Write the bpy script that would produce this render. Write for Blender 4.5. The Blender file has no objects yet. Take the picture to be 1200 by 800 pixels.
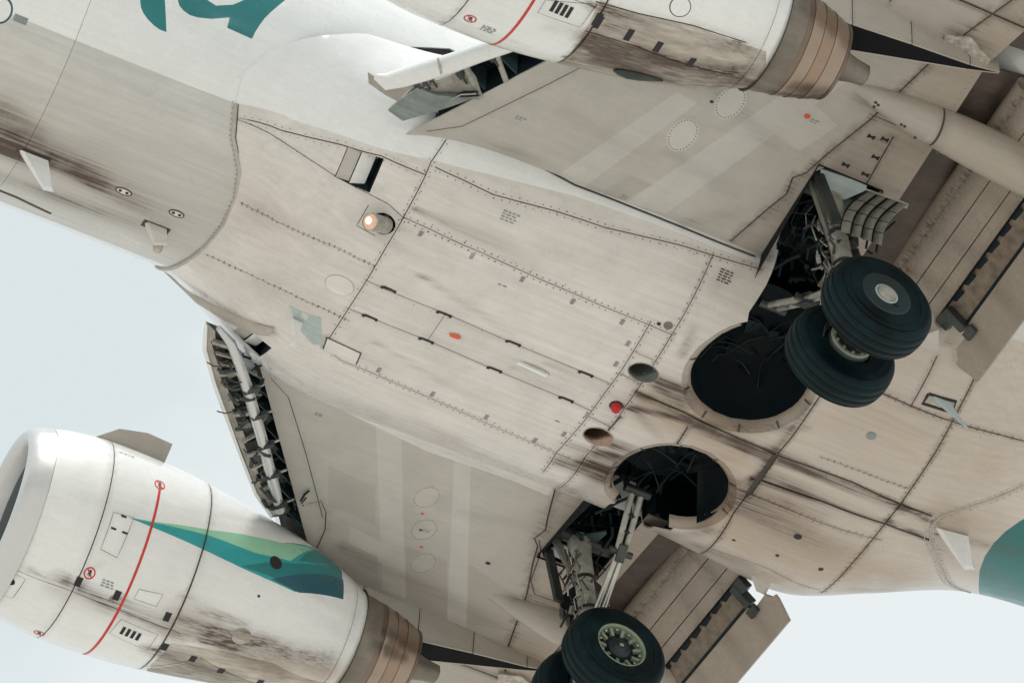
import bpy, bmesh, math, random
import numpy as np
from mathutils import Vector, Matrix
from mathutils.geometry import delaunay_2d_cdt
random.seed(7); rng = np.random.default_rng(7)
D = bpy.data; SC = bpy.context.scene; COL = SC.collection
R_ = math.radians
# ------------------------------------------------------------------ camera
# aeroplane axes: x aft, y to its starboard side, z up; z = 0 where the tyres would stand. It flies ALT metres above the ground.
ALT = 33.8
CAM_R = np.array([[0.8956707, -0.4426223, 0.0431206], [0.3530283, 0.6486892, -0.6742205], [0.2704532, 0.6191024, 0.7372702]])
CAM_C = np.array([5.11657734, -28.20947324, -32.1187277]); CAM_F = 5204.195
cd = D.cameras.new('camera'); cam = D.objects.new('camera', cd); COL.objects.link(cam); SC.camera = cam
cd.sensor_width = 36; cd.lens = CAM_F / 1200 * 36; cd.clip_start = .1; cd.clip_end = 8000
m = Matrix.Identity(4)
for i in range(3):
    m[i][0] = CAM_R[0][i]; m[i][1] = -CAM_R[1][i]; m[i][2] = -CAM_R[2][i]; m[i][3] = CAM_C[i] + (ALT if i == 2 else 0)
cam.matrix_world = m
SC.render.resolution_x = 1024; SC.render.resolution_y = 682
SC.view_settings.view_transform = 'Standard'; SC.view_settings.look = 'None'; SC.view_settings.exposure = 0.10; SC.view_settings.gamma = 1
# ------------------------------------------------------------------ sky and sun
W = D.worlds.new('World'); SC.world = W; W.use_nodes = True
nt = W.node_tree; nt.nodes.clear()
def nd(nt, t, **k):
    n = nt.nodes.new(t)
    for a, b in k.items():
        if a.startswith('i_'): n.inputs[a[2:].replace('_', ' ')].default_value = b
        else: setattr(n, a, b)
    return n
SUN_EL, SUN_AZ = R_(66), R_(197)   # high on the port side, a little ahead of the wing
sky = nd(nt, 'ShaderNodeTexSky', sky_type='NISHITA', sun_disc=False, sun_elevation=SUN_EL, sun_rotation=SUN_AZ, air_density=1.5, dust_density=4.0)
bg = nd(nt, 'ShaderNodeBackground'); bg.inputs[1].default_value = .10
tc = nd(nt, 'ShaderNodeTexCoord')
mp = nd(nt, 'ShaderNodeMapping'); mp.inputs['Scale'].default_value = (1, 1, 1.8)
no = nd(nt, 'ShaderNodeTexNoise', i_Scale=7.0, i_Detail=5.0, i_Roughness=.5)
cr = nd(nt, 'ShaderNodeValToRGB'); cr.color_ramp.elements[0].position = .40; cr.color_ramp.elements[1].position = .56
cr.color_ramp.elements[0].color = (7.0, 7.7, 7.8, 1); cr.color_ramp.elements[1].color = (8.1, 8.55, 8.6, 1)
mx = nd(nt, 'ShaderNodeMix', data_type='RGBA'); mx.inputs[0].default_value = .93
out = nd(nt, 'ShaderNodeOutputWorld')
L = nt.links.new
L(tc.outputs['Generated'], mp.inputs[0]); L(mp.outputs[0], no.inputs[0]); L(no.outputs[0], cr.inputs[0])
L(sky.outputs[0], mx.inputs[6]); L(cr.outputs[0], mx.inputs[7]); L(mx.outputs[2], bg.inputs[0]); L(bg.outputs[0], out.inputs[0])
sl = D.lights.new('sun', 'SUN'); sl.energy = 2.8; sl.angle = R_(10); sl.color = (1, .95, .88)
so = D.objects.new('sun', sl); COL.objects.link(so); so.location = (0, 0, 80)
sd = Vector((math.sin(SUN_AZ) * math.cos(SUN_EL), math.cos(SUN_AZ) * math.cos(SUN_EL), math.sin(SUN_EL)))
sky.sun_rotation = math.atan2(sd.x, sd.y)
so.rotation_euler = sd.to_track_quat('Z', 'Y').to_euler()
# ------------------------------------------------------------------ materials
def material(name, col, rough=.5, metal=0., grime=(.085, .055, .038), mott=.10, streak=.12, bump=0., coat=0., noise_scale=3., emit=None, spec=.5, gr_on=True, ramp_col=None):
    M = D.materials.new(name); M.use_nodes = True; t = M.node_tree; b = t.nodes['Principled BSDF']; K = t.links.new
    b.inputs['Roughness'].default_value = rough; b.inputs['Metallic'].default_value = metal
    b.inputs['Specular IOR Level'].default_value = spec; b.inputs['Coat Weight'].default_value = coat; b.inputs['Coat Roughness'].default_value = .12
    c = nd(t, 'ShaderNodeTexCoord')
    m1 = nd(t, 'ShaderNodeMapping'); m1.inputs['Scale'].default_value = (.35, 7, 7)
    n1 = nd(t, 'ShaderNodeTexNoise', i_Scale=2.6, i_Detail=5.0, i_Roughness=.6)
    n2 = nd(t, 'ShaderNodeTexNoise', i_Scale=noise_scale, i_Detail=6.0, i_Roughness=.62)
    n3 = nd(t, 'ShaderNodeTexNoise', i_Scale=45.0, i_Detail=3.0, i_Roughness=.6)
    K(c.outputs['Object'], m1.inputs[0]); K(m1.outputs[0], n1.inputs[0]); K(c.outputs['Object'], n2.inputs[0]); K(c.outputs['Object'], n3.inputs[0])
    m4 = nd(t, 'ShaderNodeMapping'); m4.inputs['Scale'].default_value = (.55, 26, 26); n4 = nd(t, 'ShaderNodeTexNoise', i_Scale=1.6, i_Detail=5.0, i_Roughness=.65); K(c.outputs['Object'], m4.inputs[0]); K(m4.outputs[0], n4.inputs[0])
    def mr(src, lo, hi, a=.3, z=.7):
        r = nd(t, 'ShaderNodeMapRange'); r.inputs[1].default_value = a; r.inputs[2].default_value = z; r.inputs[3].default_value = lo; r.inputs[4].default_value = hi
        K(src, r.inputs[0]); return r.outputs[0]
    def mul(a, b_):
        q = nd(t, 'ShaderNodeMath', operation='MULTIPLY')
        for i, s in enumerate((a, b_)):
            if isinstance(s, (int, float)): q.inputs[i].default_value = s
            else: K(s, q.inputs[i])
        return q.outputs[0]
    oi = nd(t, 'ShaderNodeObjectInfo')
    v = mul(mul(mr(n1.outputs[0], 1 - streak, 1 + streak * .4), mr(n2.outputs[0], 1 - mott, 1 + mott * .5)), mul(mr(n3.outputs[0], .965, 1.02), mr(oi.outputs['Random'], .95, 1.03, 0, 1)))
    vm = nd(t, 'ShaderNodeVectorMath', operation='SCALE'); vm.inputs[0].default_value = col[:3]; K(v, vm.inputs['Scale'])
    last = vm.outputs[0]
    if gr_on:
        at = nd(t, 'ShaderNodeAttribute', attribute_name='grime')
        # worn tan haze first, then near-black soot
        g1 = mul(at.outputs['Fac'], mr(n1.outputs[0], .55, 1.45)); g1b = mul(mul(g1, mr(n2.outputs[0], .7, 1.25)), mr(n4.outputs[0], .35, 1.55))
        cl = nd(t, 'ShaderNodeClamp'); K(g1b, cl.inputs[0])
        x = nd(t, 'ShaderNodeMix', data_type='RGBA'); K(cl.outputs[0], x.inputs[0]); K(last, x.inputs[6]); x.inputs[7].default_value = (*grime, 1); last = x.outputs[2]
        a2 = nd(t, 'ShaderNodeAttribute', attribute_name='tan')
        g2 = mul(a2.outputs['Fac'], mr(n2.outputs[0], .8, 1.2)); c2 = nd(t, 'ShaderNodeClamp'); K(g2, c2.inputs[0])
        x2 = nd(t, 'ShaderNodeMix', data_type='RGBA', blend_type='MULTIPLY'); K(c2.outputs[0], x2.inputs[0]); K(last, x2.inputs[6]); x2.inputs[7].default_value = (.63, .535, .45, 1); last = x2.outputs[2]
    K(last, b.inputs['Base Color'])
    K(mr(n2.outputs[0], max(.02, rough - .08), min(1, rough + .12)), b.inputs['Roughness'])
    if bump:
        bp = nd(t, 'ShaderNodeBump'); bp.inputs['Strength'].default_value = bump; bp.inputs['Distance'].default_value = .01
        K(n3.outputs[0], bp.inputs['Height']); K(bp.outputs[0], b.inputs['Normal'])
    if emit:
        b.inputs['Emission Color'].default_value = (*emit[0], 1); b.inputs['Emission Strength'].default_value = emit[1]
    return M
M = dict(
    white=material('white_paint', (.80, .82, .82), .24, coat=.6, mott=.04, streak=.05),
    belly=material('belly_grey_paint', (.705, .675, .64), .30, mott=.10, streak=.12, coat=.25),
    grey=material('fuselage_grey_paint', (.60, .60, .575), .32, mott=.07, streak=.12),
    wing=material('wing_grey_paint', (.505, .482, .44), .36, mott=.10, streak=.06),
    wing_light=material('wing_light_patch_paint', (.565, .548, .51), .36, mott=.08, streak=.05),
    wing_dark=material('wing_dark_patch_paint', (.45, .425, .385), .40, mott=.08, streak=.05),
    trail=material('trailing_edge_tan_paint', (.465, .425, .375), .44, mott=.16, streak=.12),
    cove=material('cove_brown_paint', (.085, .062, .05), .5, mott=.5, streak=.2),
    teal=material('teal_paint', (.006, .19, .20), .3, coat=.2, mott=.08, streak=.06),
    cyan=material('turquoise_paint', (.015, .34, .36), .3, coat=.2, mott=.05, streak=.05),
    green=material('light_green_paint', (.30, .60, .42), .3, coat=.2, mott=.05, streak=.05),
    navy=material('deep_blue_paint', (.008, .09, .13), .3, coat=.2, mott=.05, streak=.05),
    red=material('red_marking_paint', (.60, .03, .02), .4, mott=.1, gr_on=False),
    seal=material('dark_sealant', (.075, .06, .05), .7, mott=.3, gr_on=False),
    bead=material('grey_sealant_bead', (.47, .45, .41), .6, mott=.25, gr_on=False),
    rivet=material('rivet_grime', (.13, .105, .085), .6, gr_on=False),
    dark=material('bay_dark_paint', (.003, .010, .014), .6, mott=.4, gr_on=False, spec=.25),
    bay=material('bay_teal_grey', (.035, .065, .07), .5, mott=.6, gr_on=False, spec=.35),
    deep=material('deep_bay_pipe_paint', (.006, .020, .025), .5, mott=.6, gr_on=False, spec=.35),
    stencil=material('stencil_grey', (.28, .31, .31), .6, mott=.3, gr_on=False),
    black=material('black_slot', (.012, .012, .014), .6, gr_on=False),
    rubber=material('tyre_rubber', (.004, .0165, .0210), .55, mott=.75, bump=.15, gr_on=False, spec=.15),
    wheelm=material('wheel_green_metal', (.30, .36, .27), .42, metal=.3, mott=.3, gr_on=False),
    hubdark=material('wheel_hub_dark', (.008, .026, .032), .5, mott=.3, gr_on=False),
    steel=material('bare_steel', (.50, .50, .47), .32, metal=.85, mott=.3, gr_on=False),
    gearpaint=material('gear_grey_paint', (.38, .37, .33), .38, mott=.38, noise_scale=9, gr_on=False),
    geardark=material('gear_oily_metal', (.055, .065, .062), .38, metal=.4, mott=.5, gr_on=False),
    doorin=material('door_inner_paint', (.21, .205, .175), .42, mott=.35, gr_on=False),
    plate=material('pale_blue_plate', (.42, .50, .49), .4, mott=.15),
    platedark=material('grey_green_plate', (.24, .28, .265), .42, mott=.3, streak=.3),
    kin=material('krueger_inner_paint', (.40, .37, .33), .45, mott=.45, gr_on=False),
    chrome=material('polished_lip', (.62, .63, .63), .30, metal=.6, mott=.02, streak=.02, gr_on=False),
    bronze=material('nozzle_bronze', (.34, .25, .19), .26, metal=.9, mott=.16, streak=.04, noise_scale=1.3, gr_on=True, grime=(.05, .035, .03)),
    nozgrey=material('nozzle_grey_metal', (.23, .205, .175), .38, metal=.5, mott=.3),
    soot=material('sooty_heat_shield', (.006, .007, .009), .75, mott=.3, gr_on=False, spec=.15),
    core=material('sooty_cowl_panel', (.62, .585, .53), .40, mott=.18, streak=.45),
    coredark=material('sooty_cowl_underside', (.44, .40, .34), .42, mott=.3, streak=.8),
    lampred=material('red_beacon_glass', (.42, .006, .012), .08, gr_on=False, emit=((1, .02, .02), .06)),
    lamp=material('lit_lamp_glass', (.70, .50, .40), .15, gr_on=False, emit=((1, .50, .30), .16)),
    bulb=material('lamp_bulb_glow', (.9, .8, .7), .2, gr_on=False, emit=((1, .8, .62), .7)),
    skyliner=material('inlet_liner_grey', (.17, .20, .21), .45, mott=.1, gr_on=False),
    blade=material('fan_blade_metal', (.22, .24, .25), .3, metal=.8, mott=.1, gr_on=False),
    outletgrey=material('outlet_grey', (.12, .13, .125), .35, metal=.3, mott=.3, gr_on=False),
    bronze2=material('nozzle_bronze_pale', (.36, .285, .23), .30, metal=.85, mott=.15, streak=.03, noise_scale=2, gr_on=False),
    bronze3=material('nozzle_bronze_dark', (.24, .18, .145), .32, metal=.85, mott=.25, streak=.03, noise_scale=2, gr_on=False),
    slotp=material('slot_brown_paint', (.20, .155, .115), .5, mott=.5, noise_scale=9),
    worn=material('worn_fairing_metal', (.55, .50, .44), .5, mott=.6, noise_scale=14),
    chock=material('orange_tag', (.75, .10, .03), .5, gr_on=False),
)
# ------------------------------------------------------------------ objects and their tree
def new_obj(name, verts, faces, mat=None, parent=None, smooth=True, mats=None, midx=None, grime=False, stuff=False):
    me = D.meshes.new(name); me.from_pydata([tuple(map(float, v)) for v in verts], [], [tuple(map(int, f)) for f in faces])
    for mm in (mats or [mat]): me.materials.append(mm)
    if midx is not None: me.polygons.foreach_set('material_index', midx)
    if smooth is True: me.polygons.foreach_set('use_smooth', [True] * len(me.polygons))
    elif smooth is not False: me.polygons.foreach_set('use_smooth', smooth)
    o = D.objects.new(name, me); COL.objects.link(o)
    if parent: o.parent = parent
    if stuff: o['kind'] = 'stuff'
    if grime:
        g, t = grime_shade_at(np.array([list(v) for v in verts], float))
        for n_, a_ in (('grime', g), ('tan', t)):
            at = me.attributes.new(n_, 'FLOAT', 'POINT'); at.data.foreach_set('value', a_.astype(np.float32))
    return o
def empty(name, parent=None, loc=(0, 0, 0)):
    o = D.objects.new(name, None); COL.objects.link(o); o.location = loc; o.empty_display_size = .3
    if parent: o.parent = parent
    return o
class MB:
    def __init__(s): s.v = []; s.f = []; s.sm = []
    def add(s, v, f, sm=False):
        b = len(s.v); s.v += [tuple(x) for x in v]; s.f += [tuple(i + b for i in q) for q in f]; s.sm += [sm] * len(f); return s
    def box(s, c, size, rot=None, bev=0):
        rot = rot or Matrix.Identity(3); hx, hy, hz = [k / 2 for k in size]; vs = [Vector(c) + rot @ Vector((a * hx, b * hy, e * hz)) for a in (-1, 1) for b in (-1, 1) for e in (-1, 1)]
        return s.add(vs, [(0, 1, 3, 2), (4, 6, 7, 5), (0, 4, 5, 1), (2, 3, 7, 6), (0, 2, 6, 4), (1, 5, 7, 3)])
    def beam(s, a, b, w, h, up=(0, 0, 1)):
        a, b = Vector(a), Vector(b); d = (b - a).normalized(); u = Vector(up); x = d.cross(u).normalized(); u = x.cross(d)
        vs = []
        for p in (a, b):
            for i, j in ((-1, -1), (1, -1), (1, 1), (-1, 1)): vs.append(p + x * w / 2 * i + u * h / 2 * j)
        return s.add(vs, [(0, 3, 2, 1), (4, 5, 6, 7), (0, 1, 5, 4), (1, 2, 6, 5), (2, 3, 7, 6), (3, 0, 4, 7)])
    def tube(s, pts, r, n=10, cap=True):
        pts = [Vector(p) for p in pts]; rs = r if isinstance(r, (list, tuple)) else [r] * len(pts); rings = []; prev = None
        for i, p in enumerate(pts):
            d = (pts[min(i + 1, len(pts) - 1)] - pts[max(i - 1, 0)]).normalized()
            if prev is None: a = d.orthogonal().normalized()
            else: a = (prev - d * prev.dot(d)); a = a.normalized() if a.length > 1e-5 else d.orthogonal().normalized()
            prev = a; b = d.cross(a)
            rings.append([p + (a * math.cos(2 * math.pi * k / n) + b * math.sin(2 * math.pi * k / n)) * rs[i] for k in range(n)])
        vs = [v for q in rings for v in q]; fs = [(i * n + k, i * n + (k + 1) % n, (i + 1) * n + (k + 1) % n, (i + 1) * n + k) for i in range(len(pts) - 1) for k in range(n)]
        s.add(vs, fs, True)
        if cap: s.add(rings[0], [tuple(range(n - 1, -1, -1))]); s.add(rings[-1], [tuple(range(n))])
        return s
    def lathe(s, prof, c, axis, n=40, a0=0, a1=2 * math.pi, sm=True):
        # prof: (along axis, radius)
        c = Vector(c); ax = Vector(axis).normalized(); p = ax.orthogonal().normalized(); q = ax.cross(p); full = abs(a1 - a0 - 2 * math.pi) < 1e-6; k = n if full else n + 1
        vs = [c + ax * h + (p * math.cos(a0 + (a1 - a0) * j / n) + q * math.sin(a0 + (a1 - a0) * j / n)) * r for h, r in prof for j in range(k)]
        fs = [(i * k + j, i * k + (j + 1) % k, (i + 1) * k + (j + 1) % k, (i + 1) * k + j) for i in range(len(prof) - 1) for j in range(n)]
        return s.add(vs, fs, sm)
    def prism(s, poly, off):
        # poly: 3-D points in a ring, off: thickness vector
        n = len(poly); off = Vector(off); vs = [Vector(p) for p in poly] + [Vector(p) + off for p in poly]
        return s.add(vs, [tuple(range(n)), tuple(range(2 * n - 1, n - 1, -1))] + [(i, (i + 1) % n, n + (i + 1) % n, n + i)[::-1] for i in range(n)])
    def obj(s, name, mat, parent=None, grime=False, stuff=False):
        o = new_obj(name, s.v, s.f, mat, parent, smooth=s.sm, grime=grime, stuff=stuff)
        bm = bmesh.new(); bm.from_mesh(o.data); bmesh.ops.recalc_face_normals(bm, faces=bm.faces); bm.to_mesh(o.data); bm.free(); return o
def bevel(o, w=.006, seg=2):
    b = o.modifiers.new('bevel', 'BEVEL'); b.width = w; b.segments = seg; b.limit_method = 'ANGLE'; return o
# ------------------------------------------------------------------ measuring helpers: from a point seen in the photograph to its place on a surface of the aeroplane
def ray(px, py):
    v = CAM_R.T @ np.array([(px - 600) / CAM_F, (py - 400) / CAM_F, 1]); return v / np.linalg.norm(v)
def project(P):
    q = (np.asarray(P) - CAM_C) @ CAM_R.T; return np.stack([600 + CAM_F * q[..., 0] / q[..., 2], 400 + CAM_F * q[..., 1] / q[..., 2]], -1)
def on_plane(px, py, p0, n):
    v = ray(px, py); n = np.array(n, float); return CAM_C + v * ((np.array(p0) - CAM_C) @ n) / (v @ n)
def on_y(px, py, y): return on_plane(px, py, (0, y, 0), (0, 1, 0))
def on_z(px, py, z): return on_plane(px, py, (0, 0, z), (0, 0, 1))
class Surf:
    def __init__(s, f, ur, vr, n=(90, 90)):
        s.f = f; s.ur = ur; s.vr = vr
        u = np.linspace(*ur, n[0]); v = np.linspace(*vr, n[1]); U, V = np.meshgrid(u, v, indexing='ij'); s.U = U.ravel(); s.V = V.ravel()
        P = s.pt(s.U, s.V); N = s.nrm(s.U, s.V); s.px = project(P); s.ok = ((CAM_C - P) * N).sum(-1) > 0
    def pt(s, u, v): return np.stack(s.f(np.asarray(u, float), np.asarray(v, float)), -1)
    def nrm(s, u, v):
        e = 1e-3; n = np.cross(s.pt(u + e, v) - s.pt(u - e, v), s.pt(u, v + e) - s.pt(u, v - e)); return n / np.linalg.norm(n, axis=-1, keepdims=True) * s.sign
    sign = 1
    def inv(s, px, py):
        d = ((s.px - (px, py)) ** 2).sum(-1) + np.where(s.ok, 0, 1e9); i = int(d.argmin()); u, v = s.U[i], s.V[i]
        for _ in range(12):
            e = 1e-4; p = project(s.pt(u, v)); J = np.stack([(project(s.pt(u + e, v)) - p) / e, (project(s.pt(u, v + e)) - p) / e], -1)
            r = np.array((px, py)) - p
            if abs(np.linalg.det(J)) < 1: break
            st = np.linalg.solve(J, r); L_ = np.linalg.norm(st); st *= min(1, .3 / (L_ + 1e-9)); u += st[0]; v += st[1]
        return (u, v)
    def invs(s, pts): return [s.inv(*p) for p in pts]
    def at(s, px, py, h=0):
        u, v = s.inv(px, py); return s.pt(u, v) + s.nrm(u, v) * h
def hermite(kn, vals, t):
    kn = np.array(kn, float); vals = np.array(vals, float); t = np.clip(t, kn[0], kn[-1]); d = np.zeros_like(vals)
    sl_ = (vals[1:] - vals[:-1]) / (kn[1:] - kn[:-1]).reshape((-1,) + (1,) * (vals.ndim - 1)); d[1:-1] = (sl_[1:] + sl_[:-1]) / 2; d[0] = sl_[0]; d[-1] = sl_[-1]
    i = np.clip(np.searchsorted(kn, t) - 1, 0, len(kn) - 2); h = kn[i + 1] - kn[i]; x = (t - kn[i]) / h
    def w(a): return a.reshape(a.shape + (1,) * (vals.ndim - 1))
    return w(2 * x**3 - 3 * x**2 + 1) * vals[i] + w((x**3 - 2 * x**2 + x) * h) * d[i] + w(-2 * x**3 + 3 * x**2) * vals[i + 1] + w((x**3 - x**2) * h) * d[i + 1]
# fuselage: lower lobe
FA, FB, FZ = 1.88, 1.90, 3.45
def fus_f(x, v, a=0):
    th = v / 1.88; k = np.clip((x - 25) / 14, 0, 1) ** 1.6; kn_ = np.clip((6.5 - x) / 6.5, 0, 1) ** 2.2; r = np.maximum(1 - .93 * k, .05) * np.maximum(1 - kn_, .02)
    return x, (FA + a) * r * np.sin(th), FZ + 1.3 * k - .5 * kn_ - (FB + a) * r * np.cos(th)
FUS = Surf(fus_f, (9, 27), (-4.4, 3.2), (120, 100)); 
KN = [0, .65, 1.2, 1.64, 2.1, 2.7, 3.3]
def circ(a): return [((FA + a) * math.sin(s / 1.88), FZ - (FB + a) * math.cos(s / 1.88)) for s in KN]
MID = [(0, 1.2), (.65, 1.205), (1.2, 1.27), (1.62, 1.47), (1.95, 1.80), (2.00, 2.42), (1.87, 3.02)]
AFT = [(0, 1.21), (.68, 1.22), (1.27, 1.30), (1.80, 1.50), (2.22, 1.86), (2.42, 2.42), (2.26, 3.02)]
def lerp(A, B, k): return [(a[0] + (b[0] - a[0]) * k, a[1] + (b[1] - a[1]) * k) for a, b in zip(A, B)]
c0 = circ(.015)
ST = [(12.5, c0), (13.6, c0), (14.15, lerp(c0, MID, .04)), (14.6, lerp(c0, MID, .36)), (15.2, lerp(c0, MID, .78)), (16.0, MID), (17.5, MID), (19.6, MID), (20.8, lerp(MID, AFT, .6)), (21.8, AFT), (22.6, lerp(AFT, c0, .35)), (23.6, lerp(AFT, c0, .85)), (24.6, c0), (26, c0)]
STX = [s[0] for s in ST]; STV = np.array([s[1] for s in ST])
def fair_f(x, v):
    x = np.asarray(x, float); sh = np.broadcast(x, v).shape; x = np.broadcast_to(x, sh).ravel(); vv = np.broadcast_to(v, sh).ravel()
    sec = hermite(STX, STV, x)                      # (n, knots, 2)
    out_ = np.zeros((len(x), 2)); t = np.abs(vv); kn = np.array(KN); tc_ = np.clip(t, 0, KN[-1])
    i = np.clip(np.searchsorted(kn, tc_) - 1, 0, len(kn) - 2); ar = np.arange(len(x)); d = np.zeros_like(sec); s_ = (sec[:, 1:] - sec[:, :-1]) / np.diff(kn)[None, :, None]
    d[:, 1:-1] = (s_[:, 1:] + s_[:, :-1]) / 2; d[:, 0, 0] = 1; d[:, 0, 1] = 0; d[:, -1] = s_[:, -1]
    h = (kn[i + 1] - kn[i])[:, None]; q = ((tc_ - kn[i])[:, None]) / h
    out_ = (2*q**3-3*q**2+1)*sec[ar, i] + (q**3-2*q**2+q)*h*d[ar, i] + (-2*q**3+3*q**2)*sec[ar, i+1] + (q**3-q**2)*h*d[ar, i+1]
    out_ += (t - tc_)[:, None] * d[:, -1]
    return x.reshape(sh), (out_[:, 0] * np.sign(vv + 1e-12)).reshape(sh), out_[:, 1].reshape(sh)
Surf.sign = 1
FAIR = Surf(fair_f, (12.6, 25), (-3.2, 3.2), (110, 90))
def wing_z(x, y): return 1.80 + .14 * (np.abs(y) - 1.94) + .06 * np.clip((x - 17) / 2, -.8, 1)
WG = {s: Surf(lambda x, y: (x, y, wing_z(x, y)), (14.6, 21.5), ((1.2, 8) if s > 0 else (-8, -1.2)), (80, 80)) for s in (1, -1)}
EY, EZ = 4.80, 1.42
NX = [13.66, 13.68, 13.74, 13.87, 14.1, 14.45, 14.9, 15.5, 16.2, 17.0, 17.5, 17.78]
NR = [.885, .93, .975, 1.02, 1.08, 1.125, 1.13, 1.10, 1.00, .85, .69, .57]
def nac_f(s):
    def f(x, v):
        r = hermite(NX, np.array(NR), np.asarray(x, float)); return x, s * EY + r * np.sin(v), EZ - r * np.cos(v) * (1 - .03 * (np.cos(v) > 0))
    return f
NAC = {s: Surf(nac_f(s), (13.72, 17.77), (-3.1, 3.1), (80, 110)) for s in (1, -1)}
def fix_sign(S, u, v, want):
    n = S.nrm(u, v); S.sign = S.sign if n @ np.array(want) > 0 else -S.sign
    P = S.pt(S.U, S.V); S.ok = ((CAM_C - P) * S.nrm(S.U, S.V)).sum(-1) > 0
fix_sign(FUS, 15, 0, (0, 0, -1)); fix_sign(FAIR, 17, 0, (0, 0, -1))
for s in (1, -1): fix_sign(WG[s], 18, s * 3, (0, 0, -1)); fix_sign(NAC[s], 15, 0, (0, 0, -1))
# ------------------------------------------------------------------ grime: streaks of soot and tan dirt, and flank shading painted in tan, each with its own place on the aeroplane
STREAKS = []   # (a, b, width a, width b, strength, kind, fade)
def streak(S, p, q, w0, w1, k, kind=0, fade=.5): STREAKS.append((S.at(*p), S.at(*q), w0, w1, k, kind, fade))
def grime_shade_at(P):
    g = np.zeros(len(P)); t = np.zeros(len(P))
    for a, b, w0, w1, k, kind, fade in STREAKS:
        d = b - a; L2 = d @ d; u = ((P - a) @ d) / L2; uc = np.clip(u, 0, 1); w = w0 + (w1 - w0) * uc; dist = np.linalg.norm(P - a - uc[:, None] * d, axis=1)
        val = k * np.exp(-(dist / w) ** 2) * (1 - fade * uc)
        if kind: t += val
        else: g += val
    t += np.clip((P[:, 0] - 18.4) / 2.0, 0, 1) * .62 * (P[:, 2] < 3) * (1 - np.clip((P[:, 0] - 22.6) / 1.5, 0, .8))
    return np.clip(g * 1.45, 0, 1.2), np.clip(t, 0, 1)
# ------------------------------------------------------------------ skin cut into panels
def densify(pts, step=.12, closed=False):
    pts = [np.array(p, float) for p in pts]; o = []
    for a, b in zip(pts, pts[1:] + ([pts[0]] if closed else [])):
        n = max(1, int(np.linalg.norm(b - a) / step)); o += [a + (b - a) * i / n for i in range(n)]
    if not closed: o.append(pts[-1])
    return np.array(o)
def inside(P, poly):
    poly = np.asarray(poly); x, y = P[:, 0], P[:, 1]; c = np.zeros(len(P), bool); j = len(poly) - 1
    for i in range(len(poly)):
        xi, yi = poly[i]; xj, yj = poly[j]; t = ((yi > y) != (yj > y)) & (x < (xj - xi) * (y - yi) / (yj - yi + 1e-12) + xi); c ^= t; j = i
    return c
def seg_dist(P, pl):
    d = np.full(len(P), 1e9)
    for a, b in zip(pl[:-1], pl[1:]):
        e = b - a; u = np.clip(((P - a) @ e) / (e @ e + 1e-12), 0, 1); d = np.minimum(d, np.linalg.norm(P - a - u[:, None] * e, axis=1))
    return d
def offset_line(pl, g):
    t = np.gradient(pl, axis=0); t /= np.linalg.norm(t, axis=1, keepdims=True) + 1e-12; return pl + np.stack([-t[:, 1], t[:, 0]], 1) * g
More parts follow.
